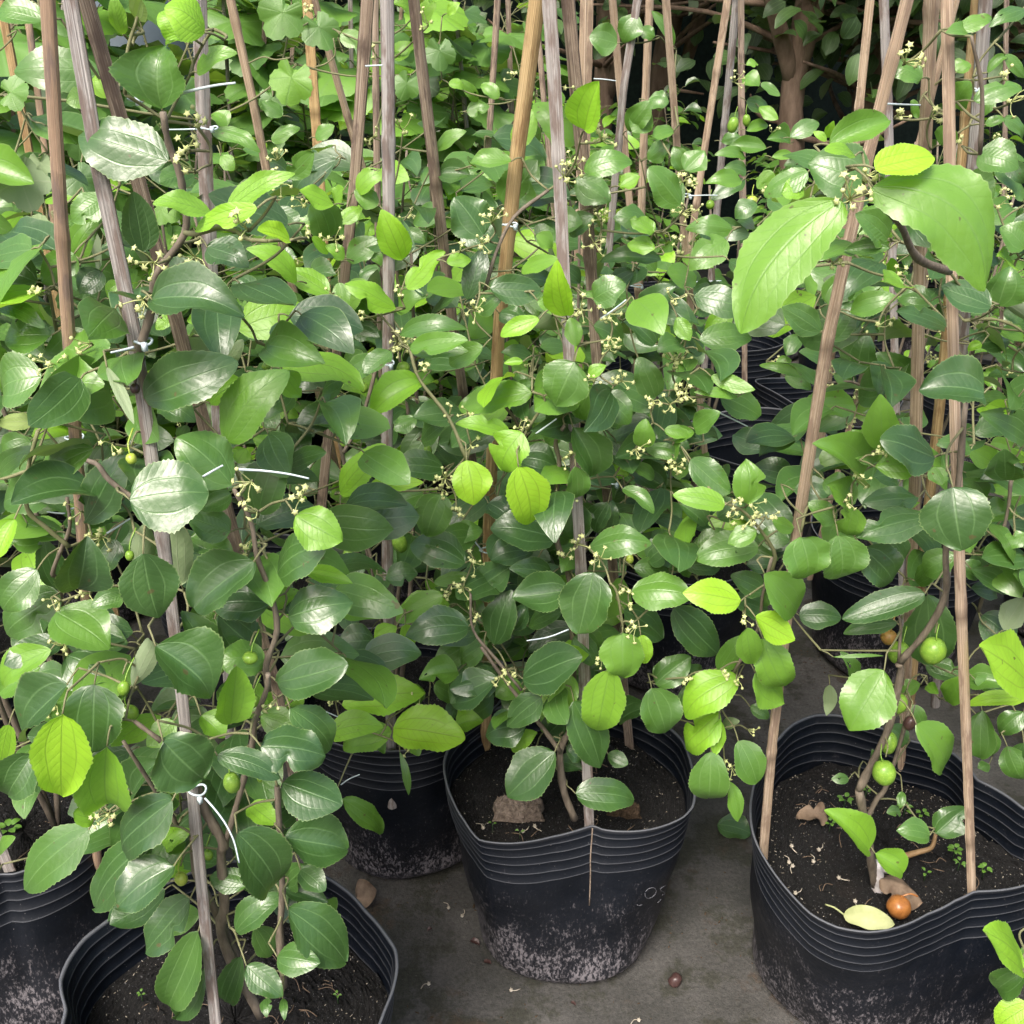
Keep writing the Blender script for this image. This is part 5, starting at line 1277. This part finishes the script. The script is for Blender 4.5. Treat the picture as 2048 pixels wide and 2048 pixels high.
# ------------------------------------------------------------------ cable ties
def tie(label, ring=None, Y=1.0, half=12, tail=None, Yt=None):
    """ring centre / half width in photo pixels (2048 scale), tail polyline likewise"""
    a = Acc(); e = None
    k = None
    if ring:
        c = atY(*ring, Y); k = (Y / rayd(*ring)[1]) / FPX
        r = half * k
        th = np.linspace(0, 2 * math.pi, 22)
        P = np.stack([c[0] + r * np.cos(th), c[1] + .008 + r * .9 * np.sin(th), c[2] + .001 * np.sin(th * 2)], -1)
        tube(a, P, .0009, 6, flat=1.0)
        hx = c + np.array([r * .75, -r * .5, 0])
        tube(a, [hx + [0, 0, -.0028], hx + [0, 0, .0028]], .0022, 4)
        org = c
    if tail:
        Ts = [atY(*q, (Yt or Y) - .004 * i) for i, q in enumerate(tail)]
        P = smooth_path(Ts, 5)
        tube(a, P, np.linspace(.0010, .0007, len(P)), 6, flat=.55)
        if not ring: org = P[0]
    o = link("cable_tie", a.mesh("cable_tie", M_TIE, org), None, org)
    tag(o, label, "cable tie")
def cc(cr, *pts): return [cr(*p) for p in pts]
tie("white cable tie on the brown leaning stake above the large dark leaf, top left", C1(735, 556), .74, 17, cc(C1, (735, 556), (795, 550)))
tie("pale blue cable tie tail pointing right above the big upper left leaf", None, .66, tail=cc(C1, (1000, 515), (1100, 490), (1200, 470), (1300, 458)), Yt=.655)
tie("white cable tie closed round the straight grey stake at upper left", C1(1140, 712), 1.07, 18, cc(C1, (1115, 712), (1000, 715), (910, 716)), 1.03)
tie("white tie film knotted round the grey stake left of the big glossy leaves", C4(770, 30), .645, 17, cc(C4, (740, 40), (680, 55), (610, 70)), .63)
tie("white ring of a cable tie on the reddish-brown cane at left", C4(392, 555), .895, 18)
tie("blue-white cable tie tail beside the yellow flower clusters left of centre", None, .62, tail=cc(C4, (1320, 715), (1450, 722), (1590, 740), (1705, 765)), Yt=.60)
tie("short cable tie tail sticking up from the round dark leaf at left", None, .62, tail=cc(C4, (1120, 755), (1180, 720), (1230, 692)), Yt=.615)
tie("short pale cable tie tail over the dark gap at left", None, .72, tail=cc(C4, (590, 1068), (650, 1030), (722, 983)), Yt=.71)
tie("pale cable tie with its block on the reddish-brown cane, lower left", C4(410, 958), .905, 18, cc(C4, (360, 958), (310, 955), (258, 948)), .80)
tie("white cable tie with long curved tail on the foreground grey stake", C7(1075, 680), .61, 17, cc(C7, (1130, 685), (1180, 740), (1240, 820), (1290, 920), (1320, 1042)), .565)
tie("white cable tie round the thick yellow bamboo", C2(938, 1250), 1.005, 15)
tie("grey-white cable tie tail above the middle plant's hanging leaves", None, .92, tail=cc(C5, (1080, 518), (1140, 475), (1195, 435)), Yt=.90)
tie("white cable tie tail pointing left between the middle plant's lower leaves", None, .90, tail=cc(C5, (1262, 1598), (1150, 1640), (1030, 1660)), Yt=.87)
tie("pale cable tie ring on the brown stake behind the middle plant", C5(1495, 795), 1.05, 15)
tie("pale cable tie ring low on the thick yellow bamboo", C5(805, 1178), 1.03, 13, cc(C5, (790, 1170), (750, 1120), (700, 1050)), 1.0)
tie("white cable tie with level tail on the tan stake right of the centre, upper one", C3(60, 1085), 1.42, 14, cc(C3, (75, 1082), (160, 1078), (240, 1078)), 1.38)
tie("white cable tie with level tail on the tan stake right of the centre, lower one", C3(80, 1565), 1.47, 13, cc(C3, (85, 1560), (170, 1553), (262, 1550)), 1.42)
tie("pale blue cable tie tail crossing from the wide light brown stake, upper right", None, .95, tail=cc(C3, (1170, 573), (1260, 577), (1362, 580)), Yt=.94)
tie("white cable tie on the silver and brown stake near the top right corner", C3(1655, 500), 1.08, 13)
tie("thin white tie tail hanging over the bag between left and middle plants", None, 1.0, tail=cc(C8, (5, 612), (50, 580), (108, 555)), Yt=.99)
tie("long pale tie tail beside the low yellow flowers left of the middle bag", None, 1.0, tail=cc(C7, (1755, 190), (1850, 230), (1940, 268)), Yt=.98)
tie("pale tie tail under the brown stake's flowers, right of the centre", None, .92, tail=cc(C2, (1440, 1760), (1510, 1710), (1580, 1655)), Yt=.90)
tie("small white tie between stakes right of the centre", C2(1640, 1585), 1.7, 12, cc(C2, (1660, 1585), (1600, 1578)), 1.66)
tie("tie tail over the dark gap in front of the far black bag", None, 1.0, tail=cc(C6, (215, 385), (310, 430), (408, 478)), Yt=1.0)
tie("thin horizontal white tie tail near the pale parallel stakes at top centre", None, 1.6, tail=cc(C2, (1400, 435), (1460, 438), (1525, 447)), Yt=1.6)
tie("white cable tie tail at left of the two tan stakes near the upper leaves", None, 1.15, tail=cc(C2, (140, 365), (190, 362), (235, 360)), Yt=1.1)
tie("pale cable tie ring on the upright silver-grey stake", C5(255, 140), 1.045, 14, cc(C5, (230, 140), (200, 150)))

# ------------------------------------------------------------------ things on soil and floor
def soilpt(cr, x, y, z): return atZ(*cr(x, y), z)
# pale fallen leaf in the right bag
a = Acc(); b0 = soilpt(C9, 935, 1330, .224); t0 = soilpt(C9, 1218, 1375, .232)
leaf(a, b0, t0, .027, np.array([0, -.35, 1.0]), .5, rows=20, cols=6, curl=.10, fold=-.1, wave=.03)
st = soilpt(C9, 835, 1272, .222)
tube(a, smooth_path([st, (st + b0) / 2 + [0, 0, .003], b0 + [0, 0, .001]], 4), .0011, 6)
me = a.mesh("fallen_leaf", M_PALELEAF, b0)
tag(link("fallen_leaf", me, None, b0), "pale yellow fallen leaf lying on soil at the front of the large right bag", "fallen leaf")
# brown curled dry leaf by the stem
a = Acc(); b0 = soilpt(C9, 1140, 1130, .232); t0 = soilpt(C9, 1380, 1250, .216)
leaf(a, b0, t0, .042, np.array([.2, -.2, 1]), .3, rows=20, cols=8, curl=.12, fold=-.75, wave=.08, notch=.3)
tag(link("dry_leaf", a.mesh("dry_leaf", M_DRY, b0), None, b0), "curled grey-brown dry leaf arching over the orange fruit", "dry leaf")
a = Acc(); b0 = soilpt(C9, 850, 800, .222); t0 = soilpt(C9, 680, 770, .224)
leaf(a, b0, t0, .026, np.array([.1, -.4, 1]), .3, rows=16, cols=6, curl=.12, fold=.5, wave=.25, notch=.5)
tag(link("dry_leaf", a.mesh("dry_leaf", M_DRY, b0), None, b0), "crumpled brown dry leaf on the soil left of the right plant's stem", "dry leaf")
a = Acc(); b0 = soilpt(C8, 90, 1235, .006); t0 = soilpt(C8, 200, 1190, .012)
leaf(a, b0, t0, .040, np.array([.2, -.6, 1]), .3, rows=16, cols=6, curl=.16, fold=.35, wave=.08)
tag(link("dry_leaf", a.mesh("dry_leaf", M_DRY, b0), None, b0), "folded yellow-brown leaf on the floor between the left bags", "dry leaf")
a = Acc(); b0 = soilpt(C9, 240, 830, .012); t0 = soilpt(C9, 425, 880, .010)
leaf(a, b0, t0, .048, np.array([0, -.2, 1]), .15, rows=20, cols=6, curl=.08, fold=.1, wave=.05, teeth=.03)
tag(link("fallen_leaf", a.mesh("fallen_leaf", M_LEAF, b0), None, b0), "dark green leaf lying on the floor against the large right bag", "fallen leaf")
# orange fruit
c = soilpt(C9, 1240, 1285, .224)
a = Acc(); ellipsoid(a, c, (.2, -.3, 1), .0128, .0134, lump=.03, rings=14, segs=20)
tube(a, smooth_path([c + [.002, .004, .012], c + [.012, .004, .016], c + [.020, .002, .014]], 4), .0011, 6)
tag(link("fallen_fruit", a.mesh("fallen_fruit", M_FRUITO, c), None, c), "orange-brown round fruit lying on the soil of the large right bag", "fruit")
# soil clods in the middle bag
def clod(cr, x, y, z, sx, sy, sz, label, mat):
    c = soilpt(cr, x, y, z)
    a = Acc(); nn = 30
    U = np.linspace(-1, 1, nn)
    X, Yy = np.meshgrid(U, U)
    d = (np.abs(X) ** 5 + np.abs(Yy) ** 5) ** .2
    h = sz * np.clip(1 - d ** 6, 0, 1) ** .5
    h = h + .0012 * rng.standard_normal(h.shape) * (d < 1) + .0018 * np.sin(X * 9 + 3) * np.cos(Yy * 7) * (d < .95)
    P = np.stack([c[0] + X * sx * (1 + .06 * np.sin(Yy * 5)), c[1] + Yy * sy * (1 + .08 * np.cos(X * 4)), c[2] - .004 + h], -1)
    a.add(P.reshape(-1, 3), grid_quads(nn, nn))
    B = P.copy(); B[..., 2] = c[2] - .012
    a.add(B.reshape(-1, 3), grid_quads(nn, nn)[:, ::-1])
    tag(link("soil_clod", a.mesh("soil_clod", mat, c, smooth=False), None, c), label, "soil clod")
clod(C8, 985, 745, .232, .031, .019, .016, "square grey-brown clod on the soil at the left of the middle bag", M_CLOD)
M_CLOD2 = simple_noise_mat("brown_clod", (.045, .030, .018), (.12, .08, .05), 150, .9, 1.0, .006)
clod(C8, 1560, 750, .226, .022, .012, .010, "rounded brown clod on the soil at the right of the middle bag", M_CLOD2)
# seedlings
def seedling(cr, x, y, z, n, r, label):
    c = soilpt(cr, x, y, z); a = Acc()
    tube(a, [c + [0, 0, -.008], c + [0, 0, .004], c + [0, 0, .008]], .0006, 5)
    for i in range(n):
        th = i * 6.283 / n + rng.uniform(-.3, .3)
        d = np.array([math.cos(th), math.sin(th), .15]); s0 = c + [0, 0, .008 + .002 * (i % 2)]
        leaf(a, s0 + d * r * .25, s0 + d * r, r * .55, np.array([0, 0, 1.0]), .48, rows=7, cols=4, curl=.1, fold=.1)
    tag(link("seedling", a.mesh("seedling", M_LEAF, c), None, c), label, "seedling")
seedling(C9, 940, 720, .213, 5, .011, "blue-green seedling behind the right plant's stem base, left of it")
seedling(C9, 860, 850, .213, 4, .008, "small seedling tucked behind the bright leaf in the right bag")
seedling(C9, 1058, 668, .213, 5, .006, "tiny seedling just right of the right plant's fork")
seedling(C9, 1270, 770, .213, 5, .011, "pale green weed between stem and front fold stake in the right bag")
seedling(C9, 1365, 800, .213, 6, .009, "bright weed behind the two round low leaves in the right bag")
seedling(C9, 1545, 1000, .213, 7, .010, "bright green clover-like weed left of the front fold stake")
seedling(C9, 1570, 1070, .213, 5, .008, "light green weed nearest the foot of the front fold stake")
seedling(C9, 1708, 1105, .213, 6, .009, "narrow-leaved weed right of the front fold stake")
seedling(C9, 1385, 1125, .213, 3, .007, "three-leaved seedling on bare soil right of the dry curled leaf")
seedling(C7, 785, 1795, .213, 4, .005, "tiny four-leaved seedling at the left of the bottom left bag's soil")
seedling(C7, 1865, 1805, .213, 4, .005, "tiny seedling at the right of the bottom left bag's soil")
seedling(C8, 993, 900, .228, 2, .006, "two-leaved light green seedling at the front rim of the middle bag")
seedling(C8, 842, 853, .228, 2, .005, "minute seedling near the left front corner of the middle bag")
seedling(C7, 60, 880, .232, 6, .016, "upright green weed in the bag at the left edge")
# dropped flowers
def dropping(cr, x, y, z, label, grp_):
    c = soilpt(cr, x, y, z); a = Acc()
    ellipsoid(a, c, (.3, .2, 1), .0022, .0024, rings=6, segs=8); th = rng.uniform(0, 6.28)
    star(a, c + [0, 0, .001], (0, -.4, 1), .0034)
    tube(a, smooth_path([c, c + np.array([math.cos(th), math.sin(th), .2]) * .006, c + np.array([math.cos(th + .4), math.sin(th + .4), 0]) * .012], 3), .0006, 5)
    tag(link("dropped_flower", a.mesh("dropped_flower", M_HUSK, c), None, c), label, "dropped flower", grp_)
for (x, y) in ((650, 950), (770, 1035), (635, 1040), (655, 1060), (910, 1125), (670, 1210), (800, 970), (1000, 1255)):
    dropping(C9, x, y, .216, "withered pale flower dropped on the soil of the large right bag", "dropped flowers in the right bag")
for (x, y) in ((675, 1335), (490, 1710), (600, 1290), (945, 1745), (1650, 1910)):
    dropping(C8, x, y, .003, "small withered flower dropped on the grey floor by the middle bag", "dropped flowers on the floor")
for (x, y) in ((1010, 870), (790, 850), (1075, 840)):
    dropping(C8, x, y, .226, "withered flower dropped on the soil of the middle bag", "dropped flowers in the middle bag")
for (x, y, s_) in ((770, 1500, .016), (835, 1600, .012), (480, 1420, .009), (1300, 1830, .008)):
    c = soilpt(C8, x, y, .002); a = Acc()
    th0 = rng.uniform(0, 6.28)
    leaf(a, c, c + np.array([math.cos(th0), math.sin(th0), .02]) * s_, s_ * .6, np.array([.1, 0, 1.0]), .3, rows=10, cols=4, curl=.1, fold=.3, wave=.1)
    tag(link("leaf_scrap", a.mesh("leaf_scrap", M_FRUITD, c), None, c), "small brown scrap of dry leaf on the floor by the middle bag", "leaf scrap", "leaf scraps on the floor")
# dark lump and grit on the floor
c = soilpt(C8, 1850, 1690, .006); a = Acc(); ellipsoid(a, c, (.6, .3, .5), .010, .008, lump=.12)
tag(link("dried_fruit", a.mesh("dried_fruit", M_FRUITD, c), None, c), "dark shrivelled fruit on the floor right of the middle bag", "dried fruit")
a = Acc()
for _ in range(5200):
    x = rng.uniform(-.5, .75); y = rng.uniform(.62, 1.7); r = rng.uniform(.0004, .0016) if rng.random() < .97 else rng.uniform(.002, .004)
    if math.sin(x * 13 + 1) + math.cos(y * 17 + x * 6) + rng.uniform(-1.6, 1.6) < .2: continue
    th = rng.uniform(0, 6.28); L = r * rng.uniform(1, 4)
    p = np.array([x, y, r * .6]); d = np.array([math.cos(th), math.sin(th), 0]) * L
    tube(a, [p - d / 2, p, p + d / 2], [r * .5, r, r * .4], 4, flat=.7)
tag(link("floor_grit", a.mesh("floor_grit", M_CLOD2, (0, 0, 0)), None), "scattered grit and crumbs on the concrete floor", "grit", kind="stuff")
# fine roots/fibres on soils
def fibres(name, bag, n, label):
    a = Acc(); P = bag['P']
    for _ in range(n):
        i = int(rng.integers(3, 30)); j = int(rng.integers(0, NA)); p = P[i, j] + [0, 0, .002]
        th = rng.uniform(0, 6.28); L = rng.uniform(.008, .028); d = np.array([math.cos(th), math.sin(th), 0]); q = np.array([-d[1], d[0], 0])
        tube(a, smooth_path([p, p + d * L * .5 + q * rng.uniform(-.3, .3) * L + [0, 0, .003], p + d * L], 4), .00045, 4)
    so = [o for o in bag['e'].children if o.name.startswith("soil")][0]
    tag(link(name, a.mesh(name, M_DRY, bag['base']), so), kind="stuff")
for bg, n in ((bagM, 36), (bagR, 46), (bagL, 50), (bagL2, 20)): fibres("fibres", bg, n, "")
# bare cut branch lying over the right bag's soil
a = Acc(); P = [soilpt(C9, *q) for q in ((1262, 1008, .225), (1340, 985, .228), (1420, 958, .235), (1445, 885, .25))]
tube(a, smooth_path(P, 4), np.linspace(.0042, .0022, 13), 7); c = P[0]
tag(link("cut_branch", a.mesh("cut_branch", simple_noise_mat("pale_brown_wood", (.20, .12, .05), (.34, .22, .11), 90, .6), c), None, c), "short light brown side branch low over the soil behind the dry leaf", "branch")

# ------------------------------------------------------------------ net wall, tank, trees behind
a = Acc(); n = 90
xs = np.linspace(-5, 6, n); zs = np.linspace(0, 3.2, 14)
X, Z = np.meshgrid(xs, zs)
Yw = 4.9 + .05 * np.sin(X * 5) * (1 - Z / 4) + .02 * np.sin(X * 17 + Z)
a.add(np.stack([X, Yw, Z], -1).reshape(-1, 3), grid_quads(14, n))
a.add(np.stack([X, Yw + .01, Z], -1).reshape(-1, 3), grid_quads(14, n)[:, ::-1])
tag(link("shade_net_fence", a.mesh("shade_net_fence", M_NET)), "dark green shade net hung as a wall behind the trees", "net fence")
c = atY(*dsp(222, 90), 2.6)
a = Acc(); zt = np.array([0, .02, .5, .52, .9, .92, 1.30, 1.34, 1.36]); rt = np.array([.13, .145, .145, .152, .152, .145, .145, .12, .01])
th = np.linspace(0, 2 * math.pi, 40, endpoint=False)
V = np.concatenate([np.stack([c[0] + r * np.cos(th), c[1] + .15 + r * np.sin(th), np.full(40, z)], -1) for z, r in zip(zt, rt)])
a.add(V, grid_quads(len(zt), 40, True)); b0 = (c[0], c[1] + .15, 0)
tag(link("storage_drum", a.mesh("storage_drum", M_TANK, b0), None, b0), "slate blue plastic drum glimpsed behind the stakes at top left", "drum")

def tree(bx, by, paths, label, crown, seed, n=900, group=None, size=.085, ages=(.05, .35)):
    global rng
    keep = rng; rng = np.random.default_rng(seed); random.seed(seed)
    base = np.array([bx, by, 0])
    e = empty("nursery_tree", base, label, "tree", group)
    tr = Acc(); tips = []
    for pts, r0, r1 in paths:
        P = smooth_path([np.array(p, float) for p in pts], 6)
        rr = np.linspace(r0, r1, len(P)) * (1 + .07 * rng.standard_normal(len(P)))
        tube(tr, P, rr, 12); tips.append(P)
    cr_ = Acc()
    for _ in range(60):
        P = tips[rng.integers(0, len(tips))]; s = P[int(len(P) * rng.uniform(.35, .99))]
        d = rng.standard_normal(3); d[2] = abs(d[2]) * .5; d = nrm(d)
        q = s + d * rng.uniform(.2, .7)
        tube(tr, smooth_path([s, (s + q) / 2 + rng.uniform(-.05, .05, 3), q], 4), np.linspace(.012, .004, 9), 5)
        if q[2] < crown[4]: continue
        for _k in range(n // 60):
            p = q + rng.standard_normal(3) * .13
            out = nrm(rng.standard_normal(3) + np.array([0, -.3, -.3]))
            leaf(cr_, p, p + out * size * rng.uniform(.7, 1.2), size * .62, nrm(np.array([rng.uniform(-.6, .6), -.5 + rng.uniform(-.4, .4), 1])), rng.uniform(*ages), rows=6, cols=4, curl=.08, fold=.15)
    for _ in range(n):
        p = np.array([rng.uniform(crown[0], crown[1]), by + rng.uniform(-.45, .45), crown[2] + (crown[3] - crown[2]) * rng.random()])
        if math.sin(p[0] * 5 + seed) * math.cos(p[2] * 4 + seed) < -.25: continue
        out = nrm(rng.standard_normal(3) + np.array([0, -.3, -.3]))
        leaf(cr_, p, p + out * size * rng.uniform(.7, 1.2), size * .62, nrm(np.array([rng.uniform(-.6, .6), -.5 + rng.uniform(-.4, .4), 1])), rng.uniform(*ages), rows=6, cols=4, curl=.08, fold=.15)
    link("trunk", tr.mesh("trunk", M_TRUNK, base), e)
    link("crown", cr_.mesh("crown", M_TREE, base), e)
    rng = keep
def T(x, y, Y): return atY(*dsp(x, y), Y)
p0 = T(1492, 330, 3.6); p1 = T(1497, 160, 3.6)
tree(p0[0], 3.6, [([(p0[0], 3.6, 0), p0, p1, (p1[0] + .02, 3.6, 1.7), (p1[0] - .2, 3.5, 2.4)], .046, .03), ([p1, (p1[0] + .15, 3.6, 1.6), (p1[0] + .5, 3.4, 2.4)], .035, .02), ([p1, (p1[0] - .16, 3.5, 1.25), (p1[0] - .3, 3.4, 1.8)], .03, .015)],
     "tree with a straight reddish-brown trunk and dark round leaves, in front of the net", (p0[0] - .25, p0[0] + .75, 1.02, 2.4, 1.0), 11, 900)
q0 = T(1600, 330, 3.9); q1 = T(1622, 210, 3.9); q2 = T(1655, 0, 3.9)
tree(q0[0], 3.9, [([(q0[0] - .1, 3.9, 0), q0, q1, q2, (q2[0] + .1, 3.9, 2.5)], 0.042, .024), ([T(1620, 250, 3.9), T(1680, 60, 3.8), T(1760, -60, 3.7)], .04, .02)],
     "forked tree leaning right with smooth brown limbs, right of the straight-trunked one", (q0[0], q0[0] + 1.3, 1.0, 2.5, 1.0), 12, 1100)
w0 = T(1137, 200, 4.1)
tree(w0[0], 4.1, [([(w0[0], 4.1, 0), w0, (w0[0] + .02, 4.1, 1.6), (w0[0] + .2, 4.1, 2.5)], .04, .028), ([w0, (w0[0] + .3, 4.0, 1.7)], .03, .02)],
     "slim reddish tree trunk behind the pale stakes near the top centre", (w0[0] - 1.0, w0[0] + .2, 1.25, 2.6, 1.2), 13, 800)
v0 = T(1262, 180, 4.0)
tree(v0[0], 4.3, [([(v0[0] - .1, 4.3, 0), (v0[0], 4.3, .8), (v0[0] + .1, 4.3, 1.6), (v0[0] + .2, 4.3, 2.5)], .05, .03), ([(v0[0] + .1, 4.3, .9), (v0[0] + .25, 4.2, 1.6)], .025, .02)],
     "dark leaning trunk half lost in shade left of the net", (v0[0] - .6, v0[0] + .1, 1.5, 2.6, 1.4), 14, 350)
u0 = T(1883, 200, 3.4)
tree(u0[0] + .3, 3.5, [([(u0[0] + .3, 3.5, 0), (u0[0] + .35, 3.5, .7), (u0[0] + .1, 3.4, 1.2), (u0[0] - .2, 3.4, 1.8)], .06, .03), ([(u0[0] + .32, 3.5, .75), (u0[0] + .1, 3.4, .98), (u0[0] - .15, 3.4, 1.12)], .03, .02)],
     "tree with orange-brown crossing branches at the upper right edge", (u0[0] - .2, u0[0] + .7, .95, 2.3, .9), 15, 900)
tree(-1.2, 4.4, [([(-1.2, 4.4, 0), (-1.15, 4.4, .9), (-1.3, 4.4, 1.7), (-1.1, 4.3, 2.6)], .06, .03)], "dark leafy tree behind the vines at upper left", (-2.6, .2, .9, 2.3, .9), 16, 1500)
# taller hedge of shade trees behind the net, only its darkness and tops count
tag(None or link("hedge_backdrop", None), None) if False else None
